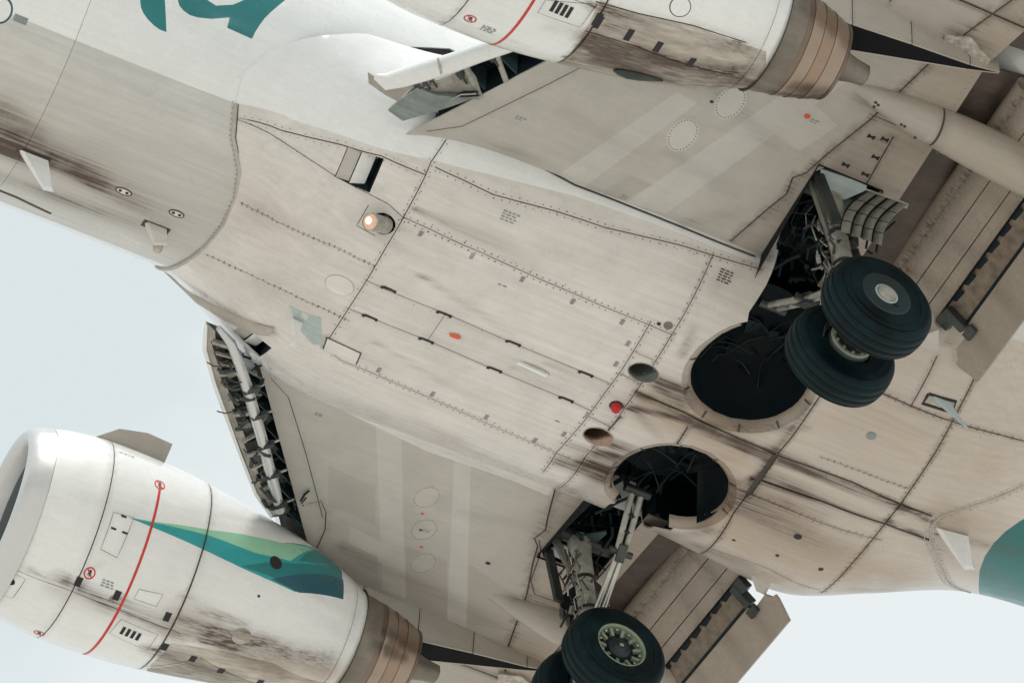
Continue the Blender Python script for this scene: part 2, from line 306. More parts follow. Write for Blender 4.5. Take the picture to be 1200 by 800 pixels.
def panelize(name, S, domain, seams, mats, regions=(), holes=(), parent=None, grid=.09, lift=.004, depth=.014, base_mat=None, base_name='skin', gap=.0065, min_area=.0015, edge_dirt=False):
    domain = densify(domain, .15, True); lo, hi = domain.min(0), domain.max(0)
    V = []; Eg = []
    def chain(pl, closed):
        b = len(V); V.extend(map(tuple, pl)); n = len(pl); Eg.extend((b + i, b + i + 1) for i in range(n - 1))
        if closed: Eg.append((b + n - 1, b))
    chain(domain, True); hs = []
    for h in holes: h = densify(h, .1, True); hs.append(h); chain(h, True)
    rg = []
    for poly, mi in regions: poly = densify(poly, .1, True); rg.append((poly, mi)); chain(poly, True)
    sm = []
    for q in seams:
        pl, g = (q if isinstance(q, tuple) else (q, gap)); pl = densify(pl, .12); sm.append((pl, g)); chain(offset_line(pl, g), False); chain(offset_line(pl, -g), False)
    gx = np.arange(lo[0] + .03, hi[0], grid); gy = np.arange(lo[1] + .03, hi[1], grid); G = np.array([(a, b) for a in gx for b in gy]); G = G[inside(G, domain)]
    base = len(V); V.extend(map(tuple, G))
    vo, eo, fo, *_ = delaunay_2d_cdt([Vector(v) for v in V], Eg, [], 0, 1e-5)
    vo = np.array([tuple(v) for v in vo]); T = np.array([list(f) for f in fo if len(f) == 3]); c = vo[T].mean(1)
    keep = inside(c, domain)
    for h in hs: keep &= ~inside(c, h)
    bt = T[keep]
    drop = np.zeros(len(T), bool)
    for pl, g in sm:
        mk = (c[:, 0] > pl[:, 0].min() - g) & (c[:, 0] < pl[:, 0].max() + g) & (c[:, 1] > pl[:, 1].min() - g) & (c[:, 1] < pl[:, 1].max() + g) & keep
        if mk.any(): idx = np.where(mk)[0]; drop[idx[seg_dist(c[idx], pl) < g * .98]] = True
    pt = T[keep & ~drop]; pc = vo[pt].mean(1); mi = np.zeros(len(pt), int)
    for poly, k in rg: mi[inside(pc, poly)] = k
    # flood fill
    par = list(range(len(pt)))
    def find(a):
        while par[a] != a: par[a] = par[par[a]]; a = par[a]
        return a
    ed = {}
    for i, t in enumerate(pt):
        for a, b in ((t[0], t[1]), (t[1], t[2]), (t[2], t[0])):
            k = (min(a, b), max(a, b))
            if k in ed: par[find(ed[k])] = find(i)
            else: ed[k] = i
    roots = np.array([find(i) for i in range(len(pt))])
    P3 = S.pt(vo[:, 0], vo[:, 1]); N3 = S.nrm(vo[:, 0], vo[:, 1]); top = P3 + N3 * lift; bot = P3 - N3 * (depth - .0)
    flip = None; objs = []
    ed_v = np.zeros(len(vo))
    if edge_dirt:
        for pl, g in sm: ed_v = np.maximum(ed_v, np.exp(-(np.maximum(seg_dist(vo, pl) - g, 0) / .022) ** 2) * min(1, g / .009))
        ed_v *= np.interp(vo[:, 0], [14, 18, 19.5, 22], [.22, .32, .6, .5])
    for r in np.unique(roots):
        tr = pt[roots == r]; e1 = vo[tr[:, 1]] - vo[tr[:, 0]]; e2 = vo[tr[:, 2]] - vo[tr[:, 0]]; ar = np.abs(e1[:, 0] * e2[:, 1] - e1[:, 1] * e2[:, 0]).sum() / 2
        if ar < min_area: continue
        a, b, cc = tr[0]; fn = np.cross(top[b] - top[a], top[cc] - top[a]); 
        tri = tr if fn @ N3[a] > 0 else tr[:, ::-1]
        mm = mi[roots == r]
        ids = np.unique(tri); mp_ = {int(q): i for i, q in enumerate(ids)}; verts = list(top[ids]); F_ = [[mp_[int(q)] for q in t] for t in tri]; mat_i = list(mm); smo = [True] * len(F_)
        cnt = {}
        for ti, t in enumerate(tri):
            for k in range(3):
                e = (int(t[k]), int(t[(k + 1) % 3])); cnt[e] = ti
        for (a, b), ti in cnt.items():
            if (b, a) not in cnt:
                n0 = len(verts); verts += [top[a], top[b], bot[b], bot[a]]; F_.append([n0 + 1, n0, n0 + 3, n0 + 2]); mat_i.append(int(mm[ti])); smo.append(False)
        used = sorted(set(mat_i)); o = new_obj(name, verts, F_, parent=parent, mats=[mats[k] for k in used], midx=[used.index(k) for k in mat_i], smooth=smo, grime=True)
        if edge_dirt:
            at = o.data.attributes['grime']; ar_ = np.zeros(len(verts), np.float32); at.data.foreach_get('value', ar_); ar_[:len(ids)] = np.maximum(ar_[:len(ids)], ed_v[ids]); at.data.foreach_set('value', ar_)
        objs.append(o)
    if base_mat:
        ids = np.unique(bt); mp_ = {int(q): i for i, q in enumerate(ids)}; verts = (P3 - N3 * (depth - .003))[ids]; F_ = [[mp_[int(q)] for q in t] for t in bt]
        new_obj(base_name, verts, F_, base_mat, parent)
    return objs
# small round heads along a line (two rows or one)
class Heads:
    def __init__(s): s.mb = MB()
    def put(s, S, u, v, r=.008, h=.0062):
        p = S.pt(u, v); n = S.nrm(u, v); p = Vector(p + n * h); n = Vector(n); a = n.orthogonal().normalized(); b = n.cross(a)
        s.mb.add([p + (a * math.cos(k * math.pi / 3) + b * math.sin(k * math.pi / 3)) * r for k in range(6)], [(0, 1, 2, 3, 4, 5)])
    def line(s, S, pl, sp=.07, off=.03, r=.008, both=True, p_skip=.08):
        pl = np.array(pl, float); seg = np.linalg.norm(np.diff(pl, axis=0), axis=1); L_ = seg.sum(); cum = np.concatenate([[0], np.cumsum(seg)])
        for q in np.arange(sp / 2, L_, sp):
            i = min(np.searchsorted(cum, q) - 1, len(seg) - 1); t = (q - cum[i]) / seg[i]; p = pl[i] + (pl[i + 1] - pl[i]) * t; d = (pl[i + 1] - pl[i]) / seg[i]; n = np.array([-d[1], d[0]])
            for sg in ((1, -1) if both else (1,)):
                if random.random() > p_skip: s.put(S, *(p + n * off * sg + rng.normal(0, .002, 2)), r=r * random.uniform(.7, 1.15))
    def ring(s, S, c, a, b, n=26, r=.008):
        for k in range(n): s.put(S, c[0] + a * math.cos(2 * math.pi * k / n), c[1] + b * math.sin(2 * math.pi * k / n), r=r)
def decal(name, S, uv_polys, mat, parent, h=.007):
    # flat paint laid on a surface: list of polygons given in the surface's own coordinates
    mb = MB()
    for poly in uv_polys:
        P = [S.pt(*q) + S.nrm(*q) * h for q in poly]; mb.add(P, [tuple(range(len(P)))])
    return new_obj(name, mb.v, mb.f, mat, parent, smooth=False)
def strip(S, pl, w, h=.006, w2=None):
    # polygons of a painted or sealed line
    pl = densify(pl, .06); A = offset_line(pl, w / 2); B = offset_line(pl, -(w2 or w) / 2); return [[tuple(A[i]), tuple(A[i + 1]), tuple(B[i + 1]), tuple(B[i])] for i in range(len(pl) - 1)]
def box_on(S, px, py, lu, lv, ang=0, rn=0):
    c = np.array(S.inv(px, py)); ca, sa = math.cos(ang), math.sin(ang); pts = []
    for a, b in ((-1, -1), (1, -1), (1, 1), (-1, 1)):
        x, y = a * lu / 2, b * lv / 2; pts.append((c[0] + x * ca - y * sa, c[1] + x * sa + y * ca))
    return pts
def wat(px, py, dz=0.):
    P = on_z(px, py, 2.0 - dz)
    for _ in range(6): P = on_z(px, py, wing_z(P[0], P[1]) - dz)
    return P
def tri(a, b):
    # a point seen on the port side at a and its mirror point on the starboard side at b
    A = []; B = []
    for px, mm in ((a, np.diag([1, -1, 1.])), (b, np.eye(3))):
        v = ray(*px); Q = np.eye(3) - np.outer(v, v); A.append(Q @ mm); B.append(Q @ CAM_C)
    return np.linalg.lstsq(np.vstack(A), np.concatenate(B), rcond=None)[0]
def fair_v(x, y):
    vs = np.linspace(0, 2.3, 200); P = FAIR.pt(np.full(200, x), vs); return float(vs[np.abs(P[:, 1] - abs(y)).argmin()]) * (1 if y > 0 else -1)
def fair_xy(pts, s=1): return [(x, fair_v(x, y) * s) for x, y in pts]
def ellipse_px(S, px, py, a, b, n=28, ang=0):
    c = S.inv(px, py); return [(c[0] + a * math.cos(t) * math.cos(ang) - b * math.sin(t) * math.sin(ang), c[1] + a * math.cos(t) * math.sin(ang) + b * math.sin(t) * math.cos(ang)) for t in np.linspace(0, 2 * math.pi, n, endpoint=False)]
# ------------------------------------------------------------------ grime and painted flank shading map (measured against the photograph)
for a in [((0, 130), (120, 215), .16, .10, .40, 0, .5), ((0, 170), (40, 190), .10, .08, .85, 0, .2), ((62, 188), (170, 245), .07, .12, .75, 0, .8), ((-20, 110), (300, 240), .5, .4, .20, 1, .3), ((60, 230), (260, 300), .18, .12, .16, 0, .7), ((-10, 150), (200, 260), .35, .3, .40, 1, .4), ((-30, 150), (60, 190), .22, .12, .8, 0, .7), ((-20, 200), (160, 262), .12, .10, .30, 0, .6), ((100, 190), (240, 270), .25, .2, .16, 0, .5)]:
    streak(FUS, *a)
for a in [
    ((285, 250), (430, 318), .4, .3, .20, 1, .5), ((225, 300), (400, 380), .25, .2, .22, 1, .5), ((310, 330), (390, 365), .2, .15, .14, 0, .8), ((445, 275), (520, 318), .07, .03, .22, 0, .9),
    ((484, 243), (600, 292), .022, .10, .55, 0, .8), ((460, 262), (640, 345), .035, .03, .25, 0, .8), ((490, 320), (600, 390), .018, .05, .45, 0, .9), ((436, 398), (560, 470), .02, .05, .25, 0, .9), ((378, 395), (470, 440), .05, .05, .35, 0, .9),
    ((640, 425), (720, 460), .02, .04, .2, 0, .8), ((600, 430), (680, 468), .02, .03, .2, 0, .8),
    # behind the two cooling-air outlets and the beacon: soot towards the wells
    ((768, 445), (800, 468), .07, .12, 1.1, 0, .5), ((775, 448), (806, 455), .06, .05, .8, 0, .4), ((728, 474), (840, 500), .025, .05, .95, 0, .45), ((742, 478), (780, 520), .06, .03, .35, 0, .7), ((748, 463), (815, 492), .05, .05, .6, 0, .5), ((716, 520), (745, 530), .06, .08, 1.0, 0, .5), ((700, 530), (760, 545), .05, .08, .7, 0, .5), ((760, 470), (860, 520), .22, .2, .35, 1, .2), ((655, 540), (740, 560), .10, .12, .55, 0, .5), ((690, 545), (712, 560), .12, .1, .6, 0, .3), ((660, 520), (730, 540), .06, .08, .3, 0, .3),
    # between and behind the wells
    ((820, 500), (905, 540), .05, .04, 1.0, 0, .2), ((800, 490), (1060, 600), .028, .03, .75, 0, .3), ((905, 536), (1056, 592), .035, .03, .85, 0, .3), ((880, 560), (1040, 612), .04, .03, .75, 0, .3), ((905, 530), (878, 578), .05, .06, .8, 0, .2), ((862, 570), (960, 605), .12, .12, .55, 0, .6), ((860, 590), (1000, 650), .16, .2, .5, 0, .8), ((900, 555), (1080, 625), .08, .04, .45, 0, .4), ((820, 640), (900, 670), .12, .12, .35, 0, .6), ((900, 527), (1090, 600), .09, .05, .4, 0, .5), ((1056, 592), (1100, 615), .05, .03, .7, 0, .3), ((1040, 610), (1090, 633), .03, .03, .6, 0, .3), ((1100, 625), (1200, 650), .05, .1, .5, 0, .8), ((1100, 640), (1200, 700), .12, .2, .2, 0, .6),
    ((1000, 690), (1130, 702), .1, .08, .22, 0, .4), ((860, 610), (1060, 680), .4, .3, .7, 1, .4), ((830, 560), (900, 600), .25, .3, .5, 1, .3), ((1100, 600), (1200, 640), .2, .4, .4, 1, .3), ((770, 470), (860, 520), .35, .3, .6, 1, .2), ((690, 540), (740, 590), .2, .25, .5, 1, .2), ((800, 415), (812, 385), .05, .05, .3, 0, .3), ((860, 502), (945, 500), .06, .05, .5, 0, .4), ((950, 470), (905, 530), .03, .04, .6, 0, .3), ((1000, 480), (1200, 540), .3, .4, .15, 1, .2), ((893, 300), (840, 330), .12, .1, .15, 0, .4),  # the wide tan streak on the starboard aft flank paints in its darker shading
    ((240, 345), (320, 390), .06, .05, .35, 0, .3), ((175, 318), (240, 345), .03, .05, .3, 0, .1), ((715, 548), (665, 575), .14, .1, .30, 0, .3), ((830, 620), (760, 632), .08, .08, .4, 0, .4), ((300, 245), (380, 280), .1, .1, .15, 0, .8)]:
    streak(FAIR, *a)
for s, L_ in ((-1, [((985, 195), (1045, 225), .12, .08, .30), ((905, 250), (935, 215), .08, .06, .25), ((1030, 165), (1080, 180), .1, .1, .28), ((900, 300), (850, 280), .05, .03, .35), ((690, 60), (860, 100), .12, .15, .45), ((1010, 115), (1080, 160), .08, .06, .35), ((1120, 40), (1160, 60), .12, .1, .5), ((560, 158), (720, 235), .03, .02, .3), ((846, 110), (905, 170), .05, .12, .22), ((780, 175), (860, 225), .04, .10, .18), ((660, 130), (760, 190), .06, .14, .15), ((800, 262), (860, 250), .06, .1, .2)]),
                (1, [((640, 600), (625, 660), .10, .1, .25), ((600, 700), (660, 740), .1, .1, .25), ((400, 640), (640, 760), .10, .1, .22), ((540, 600), (640, 620), .05, .1, .12)])):
    for p, q, w0, w1, k in L_: streak(WG[s], p, q, w0, w1, k)
for p, q, w0, w1, k in [((75, 678), (215, 745), .05, .08, .75), ((30, 663), (130, 712), .03, .05, .5), ((92, 690), (110, 640), .03, .02, .4), ((212, 722), (300, 755), .05, .07, .55), ((215, 700), (290, 735), .03, .05, .5), ((225, 740), (330, 785), .05, .10, .45), ((300, 745), (385, 785), .06, .12, .35), ((215, 700), (240, 650), .03, .02, .45), ((250, 745), (385, 770), .12, .12, .45), ((175, 760), (260, 790), .08, .1, .6), ((135, 700), (200, 728), .04, .05, .45), ((60, 672), (120, 660), .03, .03, .2)]:
    streak(NAC[1], p, q, w0, w1, k)
for sd_n, L_ in ((-1, [((878, 88), (945, 100)), ((905, 92), (950, 96))]), (1, [((372, 792), (445, 806)), ((390, 780), (450, 790))])):
    for p, q in L_: a_ = on_y(*p, sd_n * EY - .35); b_ = on_y(*q, sd_n * EY - .3); STREAKS.append((a_, b_, .13, .09, .4, 0, .3))
for p, q, w0, w1, k in [((680, 52), (760, 78), .03, .04, .9), ((745, 54), (870, 90), .03, .03, .9), ((700, 8), (870, 52), .02, .03, .8), ((700, 70), (880, 98), .06, .06, .8), ((660, 66), (720, 80), .03, .05, .8), ((705, 30), (880, 60), .04, .05, .5), ((705, 20), (880, 55), .05, .08, .3), ((690, 45), (870, 90), .10, .12, .8), ((700, 62), (780, 95), .08, .08, .8), ((760, 70), (880, 80), .06, .06, .6), ((690, 5), (760, 25), .05, .06, .5), ((640, 30), (700, 45), .04, .05, .3), ((630, 75), (700, 60), .03, .04, .3)]:
    streak(NAC[-1], p, q, w0, w1, k)
streak(NAC[1], (205, 720), (380, 790), .18, .22, .8, 1, .2); streak(NAC[1], (60, 690), (210, 745), .08, .10, .5, 1, .2); streak(NAC[-1], (690, 40), (880, 85), .15, .2, .3, 1, .2)
for s in (1, -1):
    for xa, za, w_, k_ in ((21.27, 1.73, .05, .55), (20.72, 2.1, .07, .5), (21.43, 1.62, .035, .45), (20.24, 2.0, .06, .45), (21.0, 1.92, .02, .25)): STREAKS.append((np.array([xa, s * 2.0, za]), np.array([xa, s * 4.9, za + .16 + (.2 if xa < 20.5 else 0)]), w_, w_, k_, 0, 0.))
    for yy in (2.35, 2.9, 3.6, 4.2): STREAKS.append((np.array([20.8, s * yy, 2.05]), np.array([21.25, s * (yy + .1), 1.75]), .05, .12, .3, 0, .3)); STREAKS.append((np.array([21.45, s * yy, 1.6]), np.array([21.8, s * yy, 1.2]), .08, .10, .28, 0, .6))
for s in (1, -1): STREAKS.append((np.array([16.6, s * EY, EZ - .95]), np.array([17.8, s * EY, EZ - .6]), .28, .32, .35, 1, .2))
# ------------------------------------------------------------------ the aeroplane
plane = empty('passenger_airplane', None, (0, 0, ALT))
plane['label'] = 'white and grey twin-engine passenger jet seen from below with its landing gear down'; plane['category'] = 'airplane'
def lab(o, s): o['label'] = s; return o
# --- fuselage
fus = empty('fuselage', plane)
mb = MB()
xs = np.concatenate([np.linspace(0.02, 6.5, 16), np.linspace(7.2, 14.2, 12)]); vv = np.linspace(-math.pi * 1.88, math.pi * 1.88, 73)
def sheet(f, us, vs, name, mat, parent, h=0., keep=None, smooth=True):
    U, V = np.meshgrid(us, vs, indexing='ij'); P = np.stack(f(U, V), -1).reshape(-1, 3); n = len(vs); fs = []
    for i in range(len(us) - 1):
        for j in range(n - 1):
            q = (i * n + j, i * n + j + 1, (i + 1) * n + j + 1, (i + 1) * n + j)
            if keep is None or keep(P[list(q)].mean(0)): fs.append(q)
    return new_obj(name, P, fs, mat, parent, smooth=smooth)
ZB = 2.62   # height of the line between grey belly and white side
sheet(lambda u, v: fus_f(u, v, -.012), xs, vv, 'fuselage_tube', M['white'], fus, keep=lambda p: p[2] > ZB)
sheet(lambda u, v: fus_f(u, v, -.012), xs, vv, 'fuselage_tube', M['grey'], fus, keep=lambda p: p[2] <= ZB)
sheet(lambda u, v: fus_f(u, v, -.012), np.linspace(14.2, 22.8, 18), vv, 'fuselage_tube', M['white'], fus, keep=lambda p: p[2] > 3.25)
sheet(lambda u, v: fus_f(u, v, -.012), np.linspace(22.8, 38.9, 24), vv, 'fuselage_tube', M['white'], fus, keep=lambda p: p[2] > ZB + max(0, p[0] - 24) * .18)
sheet(lambda u, v: fus_f(u, v, -.012), np.linspace(22.8, 38.9, 24), vv, 'fuselage_tube', M['teal'], fus, keep=lambda p: p[2] <= ZB + max(0, p[0] - 24) * .18)
# vertical and horizontal tail, far behind the frame
mb = MB(); mb.prism([(32.5, -.14, 5.2), (37.0, -.14, 5.6), (39.0, -.05, 12.2), (36.8, -.05, 12.2)], (0, .24, 0)); mb.obj('tail_fin', M['teal'], plane)
for s in (1, -1):
    mb = MB(); mb.prism([(35.2, s * .5, 4.9), (37.9, s * .6, 4.9), (39.2, s * 7.1, 5.7), (38.0, s * 7.1, 5.7)], (0, 0, .16)); mb.obj('tailplane', M['grey'], plane)
Fpx = [(520, 44), (430, 40), (360, 45), (315, 60), (285, 86), (276, 121), (273, 160), (281, 200), (277, 232), (263, 262), (240, 290), (215, 307), (185, 313), (158, 310)]
Fuv = FUS.invs(Fpx)
Fuv = Fuv[:-1]; xl = Fuv[-1]; Fuv += [(xl[0] + .03, xl[1] + .35), (xl[0] + .25, 2.95), (xl[0] + .9, 3.2)]
Ffa = FAIR.invs(Fpx[:6]) + Fuv[6:]
bnd_f = FUS.invs([(-60, -16), (0, 12), (60, 36), (137, 67), (205, 94), (275, 121)])
vb = float(np.mean([q[1] for q in bnd_f])); 
white_p = [(11.0, bnd_f[0][1])] + bnd_f[1:] + [(14.6, bnd_f[-1][1]), (14.6, -5), (11.0, -5)]
white_s = [(11.0, -vb + .0), (14.6, -vb), (14.6, 5), (11.0, 5)]
L1 = FUS.invs([(166, -40), (163, -12), (164, 0), (165, 9), (168, 16), (173, 23), (180, 30), (187, 35), (195, 38), (193, 0), (193, -40)])
L2 = FUS.invs([(206, -30), (208, 0), (210, 7), (215, 13), (222, 18), (232, 21), (247, 22.5), (258, 22), (269, 21), (266, 33), (295, 46), (299, 38), (304, 30), (310, 22), (317, 15), (325, 8), (335, 0), (352, -30), (300, -30), (287, 0), (273, 6), (253, 7), (242, 0), (238, -30)])
dom = [(11.0, -4.3), (17.5, -4.3), (17.5, Fuv[0][1] + .3)] + [(q[0] + (.15 if q[1] > -1.8 else .08), q[1] + (.12 if i < 4 else 0)) for i, q in enumerate(Fuv)] + [(11.0, Fuv[-1][1])]
white_p = [(11.0, bnd_f[0][1])] + bnd_f[1:] + [(14.0, bnd_f[-1][1] - .02), (18, bnd_f[-1][1] - .02), (18, -5), (11.0, -5)]
panelize('fuselage_panel', FUS, dom, [([(12.05, -4.3), (12.05, 3.2)], .002), ([(11.0, -2.72), (13.9, -2.72)], .0015)], [M['grey'], M['white'], M['teal']],
         regions=[(white_p, 1), (white_s, 1), (L1, 2), (L2, 2)], parent=fus, grid=.08, base_mat=M['seal'])
mb = MB(); mb.tube([FUS.pt(*q) + FUS.nrm(*q) * .014 for q in densify(Fuv[5:-2], .05)], .022, 8); mb.obj('sealant_bead', M['bead'], fus)
mb = MB(); mb.tube([FUS.pt(q[0] + .028, q[1]) + FUS.nrm(*q) * .016 for q in densify(Fuv[5:-2], .05)], .0055, 6); mb.obj('sealant_edge', M['seal'], fus)
HF = Heads()
for pts in ([(200, 56), (350, 120)],): HF.line(FUS, FUS.invs(pts), .3, .0, .004, False)
for q in densify(Fuv[5:-2], .05): HF.put(FUS, q[0] - .035, q[1], .006, .008)
lab(HF.mb.obj('rivet', M['rivet'], fus, stuff=True), 'rivet heads along the belly joint')
def oval_plate(S, px, py, a, b, parent, ang=0):
    o = decal('drain_port', S, [ellipse_px(S, px, py, a, b, 24, ang)], M['seal'], parent, .007)
    c = S.inv(px, py); decal('port_face', S, [ellipse_px(S, px, py, a * .82, b * .68, 24, ang)], M['belly'], o, .0095)
    for k in (-.4, .4): decal('port_hole', S, [[(c[0] + k * a * math.cos(ang) + .018 * math.cos(t), c[1] + k * a * math.sin(ang) + .018 * math.sin(t)) for t in np.linspace(0, 6.28, 10, endpoint=False)]], M['black'], o, .012)
    return o
oval_plate(FUS, 145, 224, .092, .05, fus); oval_plate(FUS, 207, 250, .085, .05, fus)
decal('stencil_mark', FUS, [box_on(FUS, 24, 23, .14, .07)], M['stencil'], fus)
# round marking at the top left
o = decal('round_marking', FUS, [ellipse_px(FUS, 0, 12, .125, .14, 28)], M['navy'], fus, .006); decal('marking_face', FUS, [ellipse_px(FUS, 0, 12, .105, .118, 28)], M['white'], o, .009)
def fin(name, S, b0, b1, t0, t1, mat, parent, th=.03, h0=-.01):
    # blade that hangs from the skin: two foot points and two tip points, all seen in the photograph
    A = S.at(*b0, h0); B = S.at(*b1, h0); ym = (A[1] + B[1]) / 2; A[1] = B[1] = ym; T0 = on_y(*t0, ym); T1 = on_y(*t1, ym)
    mb = MB(); c = (A + B + T0 + T1) / 4; vs = []
    for k, w in ((A, th), (B, th), (T1, th * .4), (T0, th * .4)): vs.append((k, w))
    loop = [k for k, _ in vs]; ws = [w for _, w in vs]; inn = [l + (c - l) * .18 for l in loop]
    V = [tuple(l) for l in loop] + [(q[0], q[1] - w, q[2]) for q, w in zip(inn, ws)] + [(q[0], q[1] + w, q[2]) for q, w in zip(inn, ws)]
    F = [(4, 5, 6, 7), (8, 11, 10, 9)] + [(i, (i + 1) % 4, 4 + (i + 1) % 4, 4 + i) for i in range(4)] + [(i, 8 + i, 8 + (i + 1) % 4, (i + 1) % 4) for i in range(4)]
    mb.add(V, F); return mb.obj(name, mat, parent)
o = fin('blade_antenna', FUS, (22, 175), (56, 190), (51, 223), (63, 225), M['white'], fus, .035)
decal('antenna_base', FUS, strip(FUS, FUS.invs([(20, 173), (58, 190)]), .10), M['seal'], fus, .007)
o = fin('drain_mast', FUS, (168, 262), (196, 270), (180, 287), (197, 288), M['belly'], fus, .04)
decal('mast_base', FUS, strip(FUS, FUS.invs([(167, 260), (198, 272)]), .12), M['seal'], fus, .006)
mb = MB(); p = FUS.at(187, 284, .09); mb.lathe([(0, .0), (0.0, .045), (.05, .055), (.12, .045)], p, (0, 0, 1), 16); mb.obj('drain_outlet', M['worn'], fus)
decal('belly_recess_line', FUS, strip(FUS, FUS.invs([(-10, 219), (20, 231), (60, 250)]), .05), M['seal'], fus, .007)
# --- wing-to-body fairing
fair = empty('wing_body_fairing', plane)
WX, WY, WR = 19.74, .88, .70
wells = {s: [(WX + WR * math.cos(t), s * abs(fair_v(WX, WY + WR * math.sin(t)) if WY + WR * math.sin(t) > .02 else .02)) for t in np.linspace(0, 2 * math.pi, 40, endpoint=False)] for s in (1, -1)}
BAY = [(19.46, 2.02), (19.42, 1.80), (19.36, 1.55), (19.44, 1.30), (19.55, 1.2), (19.95, 1.2), (20.10, 1.45), (20.12, 1.62), (19.98, 1.75), (19.98, 2.10)]
bays = {s: fair_xy(BAY, s) for s in (1, -1)}
bays = {s: b[:] + [(19.98, s * 3.19), (19.40, s * 3.19), (19.44, s * 2.3)] for s, b in bays.items()}
I = FAIR.invs
S_ = dict(
 K1=I([(478, 245), (500, 205), (510, 196), (545, 212), (578, 228), (650, 247), (710, 267), (800, 288), (835, 299), (893, 316)]),
 V1=I([(530, 152), (505, 190), (498, 207), (478, 245), (455, 285), (430, 328), (408, 362), (383, 400)]),
 T1=I([(272, 137), (330, 153), (401, 170), (447, 183), (499, 205)]),
 T2=I([(275, 139), (330, 165), (394, 207), (430, 226), (455, 239), (474, 256)]),
 L1=I([(468, 252), (503, 268), (543, 287), (567, 297), (633, 327), (710, 360), (760, 380), (790, 393)]),
 V2=I([(763, 376), (728, 434), (687, 490), (652, 530), (636, 553)]),
 V3=I([(836, 297), (820, 333), (806, 360), (787, 392), (770, 420), (749, 453), (716, 501), (687, 533), (648, 575), (640, 600)]),
 H1=I([(427, 327), (455, 340), (522, 367), (602, 402), (687, 437), (717, 450)]),
 H2=I([(405, 360), (435, 372), (500, 398), (580, 433), (665, 468), (693, 481)]),
 X1=I([(523, 366), (501, 399)]),
 L2=I([(363, 392), (400, 422), (433, 435), (500, 464), (567, 494), (652, 530), (668, 537)]),
 D1=I([(281, 237), (330, 262), (395, 290), (440, 312)]), D2=I([(240, 297), (290, 320), (333, 340), (383, 363), (410, 376)]),
 C1=I([(725, 436), (752, 450)]), C2=I([(689, 487), (718, 501)]), C3=I([(742, 411), (772, 424)]),
 C4=I([(752, 381), (800, 372)]),
 A1=I([(745, 458), (800, 482), (862, 512), (917, 535), (1000, 565), (1053, 589), (1092, 604)]), A2=I([(880, 560), (895, 563), (967, 588), (1037, 613), (1090, 632)]),
 XB=I([(909, 533), (878, 577)]), V5=I([(880, 573), (860, 600), (817, 652)]),
 V4=I([(1143, 440), (1123, 480), (1094, 533), (1053, 593), (1037, 613), (997, 661), (962, 694)]),
 V6=I([(962, 462), (927, 513), (908, 535)]), L3=I([(1028, 458), (1067, 475), (1127, 497), (1215, 520)]), V7=I([(1098, 417), (1067, 476)]),
 L4=I([(880, 578), (923, 596), (960, 611), (1033, 632)]), L5=I([(960, 534), (1010, 552), (1066, 572)]),
 R1=I([(1230, 556), (1200, 568), (1167, 583), (1127, 596), (1102, 604), (1090, 618), (1090, 633), (1100, 656), (1113, 683), (1132, 707)]),
 L6=I([(829, 640), (900, 665), (960, 690)]),
 M1=I([(806, 500), (790, 525), (783, 533)]), M2=I([(728, 487), (705, 512), (697, 521)]),
)
fs = [(S_['V1'], .005), (S_['T1'], .005), (S_['L1'], .0048), (S_['V2'], .005), (S_['V3'], .005), (S_['H1'], .0055), (S_['H2'], .0055), (S_['X1'], .003), (S_['L2'], .005), (S_['C1'], .005), (S_['C2'], .005), (S_['C3'], .004),
      (S_['A1'], .014), (S_['A2'], .013), (S_['XB'], .035), (S_['V5'], .008), (S_['V4'], .009), (S_['V6'], .008), (S_['L3'], .006), (S_['V7'], .006), (S_['L4'], .005), (S_['L6'], .004), (S_['K1'][2:], .0048), (S_['T2'], .004), (S_['D1'], .003), (S_['D2'], .004), (S_['L5'], .003), (S_['M1'], .008), (S_['M2'], .010), (S_['R1'], .006)]
# holes: ram-air doors, lamp, cooling-air outlets
lamp_h = ellipse_px(FAIR, 449, 262, .125, .12, 24)
ramS, ramP = ellipse_px(FAIR, 701, 511, .165, .125, 24), ellipse_px(FAIR, 754, 436, .165, .125, 24)
ramin = {-1: I([(407, 172), (450, 186), (433, 226), (392, 207)])}
ramin[1] = [(x, -v) for x, v in ramin[-1]]
wb = I([(275, 121), (345, 141), (405, 160), (505, 187), (580, 206), (677, 231), (800, 275), (898, 312)])  # white side paint; along the wing root its strip also paints the fillet's shading
wreg = {-1: wb + [(25, wb[-1][1]), (25, -3.3), (12, -3.3), (12, wb[0][1])]}
wreg[1] = [(x, -v) for x, v in wreg[-1]]
tealr = I([(1240, 585), (1215, 598), (1195, 610), (1178, 622), (1164, 636), (1154, 651), (1148, 667), (1147, 682), (1151, 697), (1158, 710), (1168, 722)])
Fd = [(q[0], max(q[1], -3.28)) for q in Ffa]
dom = Fd[:-1] + [(14.1, 3.2), (25.0, 3.2), (25.0, -3.28)]
tealreg = tealr + [(24.4, tealr[-1][1] + .4), (25.2, tealr[-1][1]), (25.2, tealr[0][1])]
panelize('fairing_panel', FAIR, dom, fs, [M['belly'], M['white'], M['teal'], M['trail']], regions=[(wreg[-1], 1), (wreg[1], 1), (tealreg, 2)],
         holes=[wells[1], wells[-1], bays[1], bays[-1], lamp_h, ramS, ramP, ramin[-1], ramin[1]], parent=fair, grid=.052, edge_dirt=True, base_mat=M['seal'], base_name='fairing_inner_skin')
mb = MB(); mb.tube([FAIR.pt(*q) + FAIR.nrm(*q) * .004 for q in densify(S_['R1'], .05)], .010, 8)
mb.tube([FAIR.pt(q[0] - .07, q[1]) + FAIR.nrm(*q) * .002 for q in densify(S_['R1'], .05)], .005, 8); mb.obj('sealant_bead', M['bead'], fair)
HD = Heads()
